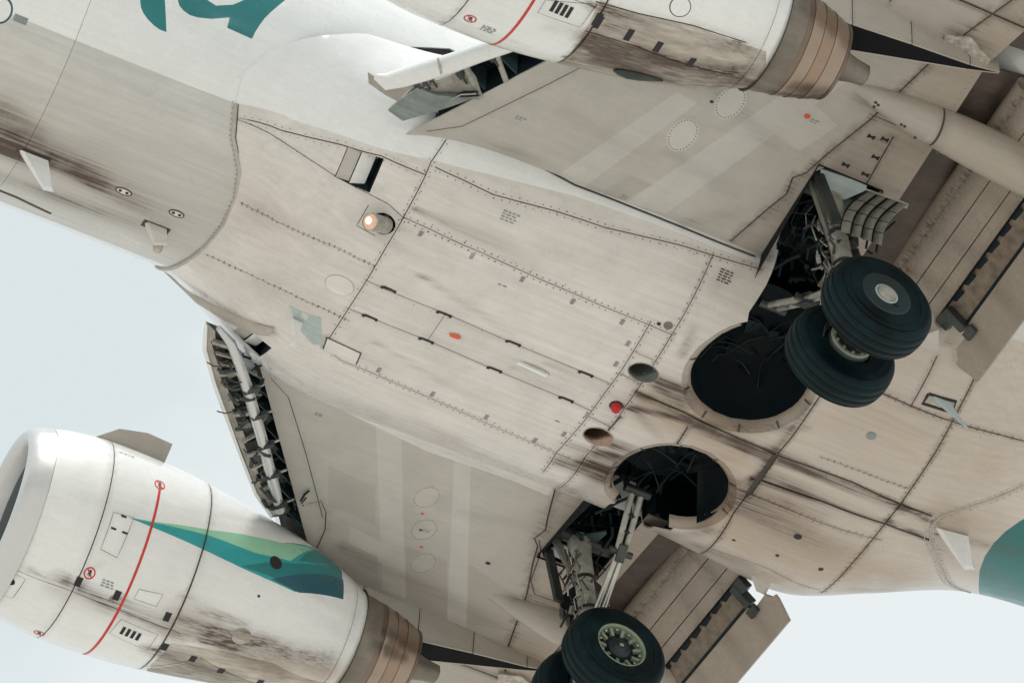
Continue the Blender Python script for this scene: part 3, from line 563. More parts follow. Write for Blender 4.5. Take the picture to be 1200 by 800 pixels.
for k, sp, off, r, both in [('K1', .085, .03, .0075, True), ('L1', .075, .03, .0085, True), ('V1', .11, .03, .007, True), ('V2', .09, .03, .008, True), ('V3', .085, .028, .0085, True), ('L2', .075, .028, .0075, True), ('T1', .08, .03, .006, True), ('T2', .08, .0, .006, False), ('D1', .055, .012, .008, True), ('D2', .06, .012, .008, True), ('C1', .08, .02, .007, True), ('A1', .09, .03, .006, True), ('L3', .09, .015, .008, True), ('L5', .07, .012, .007, True), ('L4', .08, .02, .008, True), ('V4', .09, .03, .008, True), ('V5', .1, .03, .006, True), ('V7', .09, .03, .006, False), ('R1', .07, .04, .007, True), ('L6', .12, .02, .006, False)]:
    HD.line(FAIR, S_[k], sp, off, r, both)
# stepped second rows and scattered fasteners of the big belly doors
for pts in ([(497, 258), (700, 350)], [(420, 424), (640, 522)], [(600, 235), (820, 300)], [(455, 345), (640, 415)], [(1070, 480), (1190, 525)], [(960, 640), (1040, 640)]):
    HD.line(FAIR, I(pts), .19, .0, .006, False)
lab(HD.mb.obj('rivet', M['rivet'], fair, stuff=True), 'rivet and screw heads along the fairing joints')
# latches: small dark hooks on the centre doors and beside the long joints
for px, py in ((456, 338), (521, 367), (602, 401), (687, 437), (434, 371), (500, 398), (580, 432), (664, 467)):
    u, v = FAIR.inv(px, py); P = Vector(FAIR.pt(u, v)); n = Vector(FAIR.nrm(u, v))
    mb = MB(); mb.box(P + n * .008, (.125, .022, .008)); mb.box(P + n * .009 + Vector((-.07, .012, 0)), (.03, .03, .008)); mb.box(P + n * .009 + Vector((.07, .006, 0)), (.022, .034, .008)); mb.obj('door_latch', M['black'], fair)
for px, py in ((493, 274), (553, 300), (612, 327), (671, 353), (729, 377), (736, 402), (722, 426), (444, 433), (507, 461), (570, 488), (627, 515), (661, 508), (688, 486)):
    u, v = FAIR.inv(px, py); mb = MB(); mb.box(Vector(FAIR.pt(u, v)) + Vector(FAIR.nrm(u, v)) * .006, (.04, .07, .006)); mb.obj('fastener_cluster', M['stencil'], fair)
# marks: small stencils (unreadable in the photograph)
def stencil(S, px, py, rows, w, parent, hh=.014, gapr=.028, mat='stencil', ang=0.):
    u, v = S.inv(px, py); P = []
    for r in range(rows):
        x = u - w / 2
        while x < u + w / 2 - .02:
            l = random.uniform(.02, .05); P.append([(x, v + r * gapr), (x + l, v + r * gapr), (x + l, v + r * gapr + hh), (x, v + r * gapr + hh)]); x += l + .014
    return decal('stencil_mark', S, P, M[mat], parent, .0075)
stencil(FAIR, 600, 249, 4, .18, fair); stencil(FAIR, 853, 317, 5, .16, fair, mat='seal'); stencil(FAIR, 588, 333, 1, .08, fair); stencil(FAIR, 655, 493, 1, .08, fair)
o = decal('direction_mark', FAIR, [I([(526, 389), (538, 391), (541, 395), (536, 396), (528, 393)])], M['chock'], fair, .02)
# flush light slot and small dome on the centre line
mb = MB()
for pts, w, h in (((606, 423), (641, 439)), .05, .02), ((((607, 423), (640, 438))), .03, .035):
    a, b = [FAIR.at(*q, h / 2) for q in pts]; mb.beam(a, b, w, h)
o = decal('light_slot_edge', FAIR, [ellipse_px(FAIR, 625, 431, .19, .05, 20)], M['trail'], fair, .006); mb.obj('flush_antenna', M['white'], fair)
mb = MB(); mb.lathe([(0, .0), (.0, .025), (-.02, .045), (-.03, .055)], FAIR.at(681, 456, .028), (0, 0, -1), 20); mb.obj('small_dome', M['belly'], fair)
# round cover near the nose end, two vents, drains
decal('round_cover_edge', FAIR, [ellipse_px(FAIR, 398, 334, .155, .13, 32)], M['bead'], fair, .0055); decal('round_cover', FAIR, [ellipse_px(FAIR, 398, 334, .148, .123, 32)], M['belly'], fair, .0085)
for px, py, a, mat in ((772, 379, .022, 'black'), (783, 381, .05, 'nozgrey'), (1021, 510, .055, 'stencil'), (935, 628, .045, 'black'), (911, 650, .022, 'black'), (962, 666, .03, 'black'), (860, 632, .02, 'seal')):
    decal('drain_hole', FAIR, [ellipse_px(FAIR, px, py, a, a * .9, 20)], M[mat], fair, .008)
# cooling-air outlets
def outlet(hole, inner, label, brightside):
    c = np.mean(hole, 0); P = [FAIR.pt(*q) for q in hole]; n = FAIR.nrm(*c); C0 = np.mean(P, 0); root = empty('cooling_air_outlet', fair); lab(root, label)
    V = []; k = len(P)
    for dz, dx, sc, h in ((0, 0, 1.0, .010), (0, 0, .94, .012), (.10, -.05, .90, 0), (.24, -.14, .84, 0), (.42, -.26, .8, 0)):
        V += [C0 + (p - C0) * sc + np.array((dx, 0, dz)) + n * h for p in P]
    F = [(r * k + i, r * k + (i + 1) % k, (r + 1) * k + (i + 1) % k, (r + 1) * k + i) for r in range(4) for i in range(k)]; F.append(tuple(range(4 * k, 5 * k)))
    new_obj('outlet_duct', V, F, M[inner], root)
    mb = MB(); mb.tube(P + [P[0]], .010, 6, False); mb.obj('outlet_lip', M['worn'], root)
outlet(ramP, 'outletgrey', 'grey cooling-air outlet', 1); outlet(ramS, 'bronze', 'cooling-air outlet with heat-tinted duct', 1)
# red beacon
o = empty('beacon_light', fair); mb = MB(); p = FAIR.at(722, 475, .0); mb.lathe([(.0, .075), (.012, .07), (.018, .055)], p, (0, 0, -1), 24); mb.obj('beacon_base', M['black'], o)
mb = MB(); mb.lathe([(.015, .056), (.05, .054), (.075, .045), (.095, .025), (.10, 0)], p, (0, 0, -1), 24); mb.obj('beacon_lens', M['lampred'], o)
# landing light in the fairing
o = empty('landing_light', fair); lab(o, 'lit landing light in its recess')
P = [FAIR.pt(*q) for q in lamp_h]; k = len(P); V = [p + np.array((0, 0, -.006)) for p in P] + [p + np.array((.03, 0, .12)) for p in P] + [p * .2 + np.mean(P, 0) * .8 + np.array((.03, 0, .13)) for p in P]
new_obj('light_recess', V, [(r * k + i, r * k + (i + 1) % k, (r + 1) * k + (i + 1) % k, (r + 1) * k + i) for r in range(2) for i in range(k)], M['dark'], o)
a = on_z(452, 264, 1.26); b = on_z(434, 260, 1.10); mb = MB(); mb.tube([a, b], [.085, .092], 24); mb.obj('lamp_can', M['gearpaint'], o)
d = (b - a) / np.linalg.norm(b - a); mb = MB(); mb.lathe([(.0, .088), (.012, .075), (.02, .05), (.024, 0)], b, d, 28); mb.obj('lamp_lens', M['lamp'], o)
mb = MB(); mb.lathe([(.021, .04), (.026, .034), (.030, .0)], b + np.array((-.012, -.01, 0)), d, 20); mb.obj('lamp_bulb', M['bulb'], o)
mb = MB(); mb.lathe([(-.01, .094), (.008, .096), (.01, .086)], b, d, 24); mb.obj('lamp_rim', M['worn'], o)
decal('lamp_panel_joint', FAIR, strip(FAIR, I([(432, 240), (418, 264), (440, 276)]), .007), M['seal'], fair, .006)
# ram-air inlets: ramp door and dark slot inside each opening
for s in (-1, 1):
    q = ramin[s]; P = [FAIR.pt(*t) for t in q]; root = empty('ram_air_inlet', fair)
    def pp(i, j, t, dz): a = P[i] + (P[j] - P[i]) * t; return a + np.array((0, 0, dz))
    # 0->1 front to back on the outer side, 3->2 on the inner side
    for (t0, t1, z0, z1, nm, mt) in ((.03, .40, .004, .03, 'fixed_ramp', 'wing'), (.42, .84, .006, .10, 'inlet_door', 'white'), (.80, 1.0, .22, .24, 'inlet_throat', 'dark')):
        A = [pp(0, 1, t0, z0), pp(0, 1, t1, z1), pp(3, 2, t1, z1), pp(3, 2, t0, z0)]; mb = MB(); mb.prism(A, (0, 0, .012)); mb.obj(nm, M[mt], root)
    mb = MB()
    for i, j in ((0, 1), (1, 2), (2, 3), (3, 0)): mb.add([P[i], P[j], P[j] + (0, 0, .25), P[i] + (0, 0, .25)], [(0, 1, 2, 3)])
    mb.obj('inlet_wall', M['dark'], root)
# starboard flank pieces: pale plate, white lip, small door, long scoop
decal('pale_patch', FAIR, [I([(339, 358), (376, 372), (378, 404), (366, 402), (350, 384)])], M['plate'], fair, .008)
o = fin('deflector_lip', FAIR, (345, 366), (352, 384), (346, 408), (338, 405), M['white'], fair, .02)
q = I([(383, 394), (424, 413), (418, 427), (378, 408)]); decal('small_door_edge', FAIR, [q], M['seal'], fair, .009)
c = np.mean(q, 0); q2 = [tuple(c + (np.array(t) - c) * .93) for t in q]; mb = MB(); mb.prism([FAIR.pt(*t) + FAIR.nrm(*t) * .022 for t in q2], (0, 0, .012)); bevel(mb.obj('small_door', M['belly'], fair), .012)
mb = MB()
path = I([(188, 324), (208, 336), (235, 350), (270, 370), (300, 384), (318, 388)]); prof = [.004, .02, .06, .075, .08, .07]
rings = []
for (u, v), r in zip(path, prof):
    p = Vector(FAIR.pt(u, v)); n = Vector(FAIR.nrm(u, v)); t = Vector((0, 1, .4)).normalized(); rings.append([p + t * (math.cos(a) * r * 1.3) + n * (math.sin(a) * r * .9) for a in np.linspace(0, math.pi, 9)])
V = [v for r in rings for v in r]; F = [(i * 9 + j, i * 9 + j + 1, (i + 1) * 9 + j + 1, (i + 1) * 9 + j) for i in range(len(rings) - 1) for j in range(8)]
lab(new_obj('air_scoop', V, F, M['trail'], fair), 'long tan scoop on the flank'); new_obj('scoop_mouth', rings[-1], [tuple(range(9))], M['black'], fair)
# aft belly: recessed frame, white blade, tail-side blade
fr = I([(1088, 461), (1120, 470), (1116, 483), (1081, 472)]); mb = MB()
mb.tube([FAIR.pt(*t) + FAIR.nrm(*t) * .006 for t in fr + [fr[0]]], .018, 6, False); mb.obj('recess_frame', M['black'], fair)
decal('recess_plate', FAIR, [fr], M['trail'], fair, .009)
fin('blade_antenna', FAIR, (1090, 463), (1110, 470), (1133, 502), (1136, 503), M['plate'], fair, .025)
fin('blade_antenna', FAIR, (1098, 616), (1133, 630), (1130, 667), (1142, 667), M['white'], fair, .035)
# --- wheel wells
for s in (1, -1):
    w = empty('wheel_well', plane); c = (WX, s * WY, 1.24)
    P = np.array([FAIR.pt(*q) for q in wells[s]]); C0 = P.mean(0); k = len(P); V = []
    for sc, dz in ((1.0, -.008), (.985, -.012), (.93, .02), (.885, .05), (.875, .10)): V += [np.array((C0[0] + (p[0] - C0[0]) * sc, C0[1] + (p[1] - C0[1]) * sc, p[2] + dz)) for p in P]
    new_obj('well_rim', V, [(r * k + i, r * k + (i + 1) % k, (r + 1) * k + (i + 1) % k, (r + 1) * k + i) for r in range(4) for i in range(k) if not (P[i][1] * s > 1.22 and 19.36 < P[i][0] < 20.1 and P[(i + 1) % k][1] * s > 1.22)], M['trail'], w, grime=True)
    for i in range(0, k, 4):
        if P[i][1] * s > 1.2: continue
        mb = MB(); a = np.array((C0[0] + (P[i][0] - C0[0]) * .99, C0[1] + (P[i][1] - C0[1]) * .99, P[i][2] - .012)); b = np.array((C0[0] + (P[i][0] - C0[0]) * .89, C0[1] + (P[i][1] - C0[1]) * .89, P[i][2] + .035)); mb.beam(a, b, .016, .012); mb.obj('rim_strap', M['geardark'], w)
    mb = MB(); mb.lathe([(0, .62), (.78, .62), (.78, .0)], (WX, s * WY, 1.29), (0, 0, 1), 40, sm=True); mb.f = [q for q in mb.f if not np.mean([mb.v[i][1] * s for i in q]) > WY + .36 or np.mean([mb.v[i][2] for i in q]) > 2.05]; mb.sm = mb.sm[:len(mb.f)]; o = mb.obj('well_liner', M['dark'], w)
    mb = MB()
    for i in range(22):
        a = random.uniform(0, 6.28); r = random.uniform(.1, .5); z = random.uniform(1.7, 2.02); d = random.uniform(0, 6.28); l = random.uniform(.15, .5)
        p = Vector((WX + r * math.cos(a), s * WY + r * math.sin(a), z)); q = p + Vector((math.cos(d) * l, math.sin(d) * l, random.uniform(-.05, .05))); mb.tube([p, (p + q) / 2 + Vector((0, 0, .06)), q], random.uniform(.006, .018), 6)
    for k_ in range(0):
        rr = .56 - .03 * k_; mb.tube([(WX + rr * math.cos(a), s * WY + rr * math.sin(a), 1.5 + .11 * k_) for a in np.linspace(-2.6 + k_ * .3, 1.9 - k_ * .4, 22)], .012 + .004 * (k_ % 2), 6)
    for i in range(7):
        a = random.uniform(0, 6.28); r = random.uniform(.05, .45); mb.box((WX + r * math.cos(a), s * WY + r * math.sin(a), random.uniform(1.98, 2.04)), (random.uniform(.06, .2), random.uniform(.05, .16), .06), Matrix.Rotation(random.uniform(0, 3), 3, 'Z'))
    lab(mb.obj('well_pipework', M['deep'], w, stuff=True), 'dark pipes and boxes inside the wheel well')
# --- gear bays (strut part)
for s in (1, -1):
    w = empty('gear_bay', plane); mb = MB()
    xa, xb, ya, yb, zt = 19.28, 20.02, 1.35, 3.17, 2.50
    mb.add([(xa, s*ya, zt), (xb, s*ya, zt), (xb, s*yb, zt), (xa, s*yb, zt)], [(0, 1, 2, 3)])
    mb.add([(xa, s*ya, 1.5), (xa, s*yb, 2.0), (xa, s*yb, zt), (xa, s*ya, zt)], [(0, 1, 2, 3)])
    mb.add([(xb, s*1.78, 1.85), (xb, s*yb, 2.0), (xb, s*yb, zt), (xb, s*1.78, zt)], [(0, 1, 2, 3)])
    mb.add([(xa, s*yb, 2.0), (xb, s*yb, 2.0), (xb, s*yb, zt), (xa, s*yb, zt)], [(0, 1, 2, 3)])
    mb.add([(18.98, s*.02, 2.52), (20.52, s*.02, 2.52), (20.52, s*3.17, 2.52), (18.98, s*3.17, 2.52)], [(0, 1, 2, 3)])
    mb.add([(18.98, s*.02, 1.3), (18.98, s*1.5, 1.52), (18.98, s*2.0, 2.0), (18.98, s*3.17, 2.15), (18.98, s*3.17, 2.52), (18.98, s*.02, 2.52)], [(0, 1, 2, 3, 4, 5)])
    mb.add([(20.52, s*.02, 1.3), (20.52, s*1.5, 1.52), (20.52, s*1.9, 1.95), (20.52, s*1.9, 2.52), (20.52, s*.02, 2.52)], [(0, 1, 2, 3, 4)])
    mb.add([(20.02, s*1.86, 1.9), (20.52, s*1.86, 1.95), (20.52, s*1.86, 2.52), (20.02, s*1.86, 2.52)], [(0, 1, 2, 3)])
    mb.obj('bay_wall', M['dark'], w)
    mb = MB()
    for i in range(5):
        x = 19.40 + i * .19; mb.beam((x, s * 1.7, 2.45 - .0), (x + .05, s * 3.05, 2.5), .05, .12)
    mb.obj('bay_rib', M['deep'], w)
    mb = MB()
    for i in range(46):
        y = random.uniform(1.5, 2.9); x = random.uniform(19.45, 20.1); z = random.uniform(1.9, 2.4); p = Vector((x, s * y, z)); q = p + Vector((random.uniform(-.25, .25), s * random.uniform(-.35, .35), random.uniform(-.15, .15)))
        mb.tube([p, (p + q) / 2 + Vector((random.uniform(-.06, .06), random.uniform(-.06, .06), .03)), q], random.uniform(.008, .03), 6)
    lab(mb.obj('bay_pipework', M['deep'], w, stuff=True), 'teal-grey pipes inside the gear bay')
# --- wings
def lecut(y): return 15.45 + .66 * (abs(y) - 1.9)
def lenose(y): y = abs(y); return 15.02 + .66 * (y - 1.9) if y < 4.85 else 16.97 + .53 * (y - 4.85)
def tefix(y): y = abs(y); return 20.22 if y < 4.9 else 20.22 + .28 * (y - 4.9)
gear_cut = [(19.28, 3.06), (19.29, 2.5), (19.40, 1.9), (19.36, 1.45), (20.6, 1.45), (20.6, 1.87), (19.98, 1.87), (20.0, 3.16), (19.36, 3.16)]
wings = {}
SPAR = [(1020, 140), (970, 180), (944, 203), (929, 208), (922, 227), (903, 242), (860, 279), (850, 288)]
for s in (1, -1):
    w = empty('wing', plane); wings[s] = w; Wg = WG[s]; lab(w, 'port wing' if s < 0 else 'starboard wing')
    cut = [(x, s * y) for x, y in gear_cut]
    dom = [(lecut(1.6), s * 1.6)] + [(lecut(y), s * y) for y in (2.4, 3.2, 4.30)] + [(17.3, s * 4.55), (17.3, s * 5.1), (lenose(5.3) + .3, s * 5.3), (lenose(8) + .3, s * 8), (tefix(8), s * 8), (20.22, s * 4.9), (20.22, s * 1.6)]
    spar = [(x, s * abs(y)) for x, y in WG[-1].invs(SPAR)]
    spar = [(21.05, s * 8), (19.75, s * 4.87)] + spar
    seams = [(spar, .0085)]
    e1 = [(x, s * abs(y)) for x, y in WG[-1].invs([(541, 148), (560, 139), (642, 99)])]; e1.append((e1[-1][0] + .66 * .9, e1[-1][1] + s * .9))
    seams.append(([(lecut(2.05) + .0, s * 1.9)] + e1, .005))
    for a, b in (((1047, 160), (1015, 216)), ): seams.append(([(x, s * abs(y)) for x, y in WG[-1].invs([a, b])], .007))
    seams.append(([(19.45, s * 3.9), (20.3, s * 3.9)], .004)); seams.append(([(17.35, s * 5.42), (20.4, s * 5.42)], .012)); seams.append(([(19.0, s * 5.1), (19.0, s * 8)], .006))
    if s > 0: seams.append((Wg.invs([(632, 632), (634, 646), (622, 680), (627, 696), (660, 707)]), .006)); seams.append((Wg.invs([(360, 590), (376, 586), (382, 600), (381, 620), (372, 640), (358, 655)]), .006))
    mats = [M['wing'], M['wing_light'], M['wing_dark'], M['trail'], M['white'], M['belly']]
    R = []
    if s > 0:
        R += [(Wg.invs([(440, 480), (470, 498), (475, 700), (448, 690)]), 1), (Wg.invs([(533, 520), (552, 530), (546, 735), (524, 728)]), 1), (Wg.invs([(385, 545), (440, 570), (440, 614), (385, 592)]), 2), (Wg.invs([(410, 615), (466, 645), (464, 668), (408, 636)]), 1), (Wg.invs([(400, 632), (443, 652), (442, 672), (398, 648)]), 2), (Wg.invs([(476, 640), (524, 655), (524, 725), (476, 700)]), 2), (Wg.invs([(550, 660), (610, 700), (610, 740), (547, 730)]), 2)]
        R += [(Wg.invs([(300, 380), (335, 420), (420, 470), (520, 510), (620, 553), (722, 598), (716, 614), (600, 562), (500, 528), (400, 480), (330, 440)]), 5)]
    else:
        R += [(Wg.invs([(652, 206), (793, 108), (818, 120), (680, 222)]), 1), (Wg.invs([(735, 237), (955, 84), (992, 96), (780, 250)]), 1), (Wg.invs([(897, 150), (943, 113), (982, 147), (937, 177)]), 1), (Wg.invs([(700, 228), (740, 205), (765, 216), (722, 240)]), 2)]
    tr = [(20.4, s * 8.2)] + [(21.2, s * 8), ] + [(x - .0, y) for x, y in spar] + [(19.36, s * 1.5), (20.6, s * 1.5), (20.6, s * 5)]
    R.append(([(x, y) for x, y in spar] + [(19.30, s * 1.5), (20.5, s * 1.5), (20.5, s * 5), (21.3, s * 8.1)], 3))
    panelize('wing_panel', Wg, dom, seams, mats, regions=R, holes=[cut], parent=w, grid=.09, edge_dirt=True, base_mat=M['seal'], base_name='wing_inner_skin')
    # top skin, nose and the rest of the wing out to the tip
    ys = [2.08, 2.7, 3.5, 4.85, 6.5, 8.0]; sec = []
    for y in ys:
        x0, x1 = lenose(y), tefix(y) + .9; c = x1 - x0; zb = float(wing_z(17.5, y)); t = .62 if y < 5 else .5
        up = [(lecut(y) if y < 4.6 else x0 + .3, zb + .02), (x0 + .10, zb + .10), (x0 + .0, zb + .22), (x0 + .10, zb + .36), (x0 + .5, zb + .52), (x0 + 1.6, zb + t + .22), (x0 + 3.2, zb + t + .25), (x1 - .9, zb + .62), (x1, zb + .22)]
        sec.append([(x, s * y, z) for x, z in up])
    V = [p for q in sec for p in q]; k = len(sec[0]); V2 = V
    st = 1   # the nose underside stays open: the leading-edge flap bay
    F = [(i * k + j, i * k + j + 1, (i + 1) * k + j + 1, (i + 1) * k + j) for i in range(len(ys) - 1) for j in range(k - 1) if not (i < 3 and j < 1)]
    new_obj('wing_top_skin', V, F + [tuple(range(k))], M['white'], w)
    mb = MB(); o_ = []
    for y in (8.0, 17.0):
        x0 = lenose(y); c = (tefix(8) + .9 - lenose(8)) if y == 8 else 1.7; zb = float(wing_z(17.5, 8)) + (y - 8) * .105; o_.append([(x0 + q * c, s * y, zb + h * (1 if y == 8 else .4)) for q, h in ((.04, .0), (0, .18), (.08, .4), (.4, .5), (1, .2), (.6, .0))])
    V = o_[0] + o_[1]; mb.add(V, [(i, (i + 1) % 6, 6 + (i + 1) % 6, 6 + i) for i in range(6)] + [tuple(range(6)), tuple(range(11, 5, -1))], False); mb.obj('outer_wing', M['wing'], w)
    # leading-edge bay: dark recess with ribs
    mb = MB(); A = []
    for y in (2.06, 4.35):
        A.append([(lecut(y) + .0, s * y, float(wing_z(16, y)) + .0), (lecut(y) + .02, s * y, float(wing_z(16, y)) + .36), (lecut(y) - .28, s * y, float(wing_z(16, y)) + .36)])
    mb.add(A[0] + A[1], [(0, 1, 4, 3), (1, 2, 5, 4)]); mb.obj('leading_edge_bay', M['dark'], w)
    for y in np.arange(2.25, 4.3, .3):
        mb = MB(); z = float(wing_z(16, y)); mb.prism([(lecut(y) - .01, s * y, z + .03), (lecut(y) - .01, s * y, z + .38), (lecut(y) - .36, s * y, z + .36), (lecut(y) - .18, s * y, z + .16)], (0, .018, 0)); mb.obj('bay_rib', M['bay'], w)
    # trailing-edge cove above the flap
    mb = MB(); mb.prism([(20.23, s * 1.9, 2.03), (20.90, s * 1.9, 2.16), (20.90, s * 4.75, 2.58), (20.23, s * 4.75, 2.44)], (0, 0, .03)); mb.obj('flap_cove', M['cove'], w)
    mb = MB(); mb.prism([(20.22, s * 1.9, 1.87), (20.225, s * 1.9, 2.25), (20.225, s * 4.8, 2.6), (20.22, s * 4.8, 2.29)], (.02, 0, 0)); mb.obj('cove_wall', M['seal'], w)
    HW = Heads(); HW.line(Wg, [(x + .05, y) for x, y in spar[1:]], .10, .0, .007, False); HW.line(Wg, [(20.16, s * 3.2), (20.16, s * 4.75)], .07, .0, .006, False); HW.line(Wg, [(19.2, s * 5.5), (19.2, s * 8)], .08, .03, .007)
    HW.line(Wg, [(20.18, s * 5.3), (20.95, s * 7.9)], .08, .02, .006)
    tank = [((800, 158), (500, 582)), ((856, 120), (497, 620)), (None, (496, 659))]
    for a, b in tank:
        if a and s < 0: c = Wg.inv(*a)
        elif s > 0: c = Wg.inv(*b)
        else: continue
        HW.ring(Wg, c, .125, .185, 30, .0075); decal('tank_cover', Wg, [[(c[0] + .145 * math.cos(t), c[1] + .205 * math.sin(t)) for t in np.linspace(0, 6.28, 36, endpoint=False)]], M['wing'] if s > 0 else M['wing_light'], w, .0055)
    marks = [((946, 136), .035, 'chock'), ((834, 119), .02, 'black')] if s < 0 else [((572, 659), .03, 'black'), ((493, 620), .018, 'black'), ((495, 601), .02, 'chock'), ((494, 640), .02, 'chock')]
    for (px, py), a, mt in marks: decal('drain_hole' if mt == 'black' else 'red_tab', Wg, [ellipse_px(Wg, px, py, a, a * .8, 14)], M[mt], w, .009)
    for px, py, r_, w_ in (((611, 137, 2, .1), (733, 229, 2, .07), (955, 140, 2, .08)) if s < 0 else ((375, 484, 2, .09), (500, 620, 2, .08))): stencil(Wg, px, py, r_, w_, w)
    if s < 0:
        for px, py in ((1021, 160), (1037, 163), (1026, 184), (991, 193), (1014, 204)): 
            u, v = Wg.inv(px, py); mb = MB(); p = Vector(Wg.pt(u, v)) - Vector((0, 0, .008)); mb.box(p, (.05, .022, .008)); mb.box(p + Vector((.03, .0, 0)), (.018, .045, .008)); mb.box(p - Vector((.03, .0, 0)), (.018, .045, .008)); mb.obj('door_latch', M['black'], w)
    lab(HW.mb.obj('rivet', M['rivet'], w, stuff=True), 'rivet heads on the wing underside')
    # dark joint between wing and fairing
    jl = [(x, s * abs(y)) for x, y in WG[-1].invs([(530, 153), (541, 148), (600, 178), (673, 217), (745, 245), (800, 267), (898, 307)])] if s < 0 else Wg.invs([(345, 452), (400, 482), (480, 520), (560, 555), (640, 585), (700, 612), (714, 606)])
    if s < 0: decal('wing_root_joint', FAIR, strip(FAIR, FAIR.invs([(548, 151), (600, 178), (673, 217), (745, 245), (800, 267), (885, 301)]), .022), M['seal'], w, .010)
# --- flaps
def ff(x, y): return 1.74 - .73 * (x - 21.26) + .06 * (abs(y) - 2.3)
def af(x, y): return 1.62 - 1.15 * (x - 21.43) + .06 * (abs(y) - 2.3)
for s in (1, -1):
    fl = empty('inboard_flap', plane); lab(fl, 'extended inboard flap, ' + ('port' if s < 0 else 'starboard'))
    Sf = Surf(lambda x, y: (x, y, ff(x, y)), (20.6, 21.4), (s * 2, s * 5) if s > 0 else (-5, -2)); Sa = Surf(lambda x, y: (x, y, af(x, y)), (21.3, 21.9), (s * 2, s * 5) if s > 0 else (-5, -2))
    for q in (Sf, Sa): fix_sign(q, 21.2, s * 3, (0, 0, -1))
    y0, y1 = 2.05, 4.78
    panelize('flap_panel', Sf, [(20.74, s * y0), (21.225, s * (y0 + .05)), (21.225, s * y1), (20.74, s * y1)], [([(20.92, s * 1.9), (20.92, s * 5)], .005), ([(21.105, s * 1.9), (21.105, s * 5)], .005)], [M['trail']], parent=fl, grid=.1, base_mat=M['seal'], base_name='flap_inner_skin')
    # rounded nose of the fore flap, and its upper skin
    mb = MB(); n_ = 10; V = []
    for y in (y0, y1):
        zl = ff(20.74, y)
        for a in np.linspace(0, 1, n_): t = a * math.pi * .9; V.append((20.74 + .10 * (1 - a) * 0 - .10 * math.sin(t) + .0, s * y, zl + .11 - .11 * math.cos(t)))
        V.append((21.3, s * y, ff(21.3, y) + .09))
    k = n_ + 1; mb.add(V, [(i, i + 1, k + i + 1, k + i) for i in range(k - 1)], True); mb.obj('flap_nose', M['trail'], fl, grime=True)
    HFl = Heads()
    for x in (20.96, 21.07): HFl.line(Sf, [(x, s * y0), (x, s * y1)], .045, 0, .005, False)
    for y in (2.75, 3.3, 3.85, 4.35): HFl.line(Sf, [(20.76, s * y), (21.22, s * y)], .04, .02, .005)
    lab(HFl.mb.obj('rivet', M['rivet'], fl, stuff=True), 'rivet rows on the flap')
    # slot: recessed tan plate with dark scallops, end brackets
    z = lambda x, y, d=0: 1.70 - .9 * (x - 21.28) + .06 * (y - 2.3) + d
    mb = MB(); mb.prism([(21.20, s * 2.3, z(21.2, 2.3, .07)), (21.50, s * 2.3, z(21.5, 2.3, .08)), (21.50, s * 4.6, z(21.5, 4.6, .08)), (21.20, s * 4.6, z(21.2, 4.6, .07))], (0, 0, .02)); mb.obj('slot_plate', M['slotp'], fl, grime=False)
    for xa, xb in ((21.215, 21.258), (21.445, 21.475)):  # thin dark strips stand in for the shade along both slot edges
        mb = MB(); mb.prism([(xa, s * 2.3, z(xa, 2.3, .058)), (xb, s * 2.3, z(xb, 2.3, .058)), (xb, s * 4.6, z(xb, 4.6, .058)), (xa, s * 4.6, z(xa, 4.6, .058))], (0, 0, .01)); mb.obj('slot_shadow', M['dark'], fl)
    for y in np.arange(2.5, 4.4, .235):
        mb = MB(); mb.add([(21.262 + .085 * math.sin(t), s * (y + .085 * math.cos(t)), z(21.27, y, .045)) for t in np.linspace(0, math.pi, 8)] + [(21.24, s * (y - .1), z(21.24, y, .045)), (21.24, s * (y + .1), z(21.24, y, .045))], [tuple(range(10))]); mb.obj('slot_bracket', M['dark'], fl)
    for y, l in ((2.30, .30), (4.62, .26)):
        mb = MB(); mb.box((21.36, s * y, z(21.36, y, .03)), (.28, .10, .13), Matrix.Rotation(.72, 3, 'Y')); mb.box((21.30, s * (y - .10), z(21.3, y, .02)), (.16, .14, .10), Matrix.Rotation(.72, 3, 'Y')); mb.box((21.50, s * (y + .02), z(21.5, y, .0)), (.10, .16, .05), Matrix.Rotation(.72, 3, 'Y')); bevel(mb.obj('hinge_fitting', M['geardark'], fl), .01)
    ap = [(21.465, s * 2.36), (21.51, s * 2.30), (21.50, s * 2.05), (21.56, s * 1.98), (21.56, s * 1.93), (21.60, s * 1.93), (21.77, s * 2.0), (21.77, s * 4.62), (21.60, s * 4.70), (21.465, s * 4.55)]
    panelize('aft_flap_panel', Sa, ap, [], [M['trail']], parent=fl, grid=.1, base_mat=M['trail'], base_name='aft_flap_upper_skin', depth=.03)
    if s > 0:
        mb = MB(); mb.prism([tuple(on_z(*q, 1.55)) for q in ((880, 674), (904, 683), (897, 697), (886, 692))], (0, 0, .02)); mb.obj('flap_end_seal', M['wing'], fl)
    else:
        mb = MB(); mb.prism([tuple(on_z(*q, 1.55)) for q in ((1072, 398), (1100, 386), (1100, 414), (1092, 416))], (0, 0, .02)); mb.obj('flap_end_seal', M['wing'], fl)
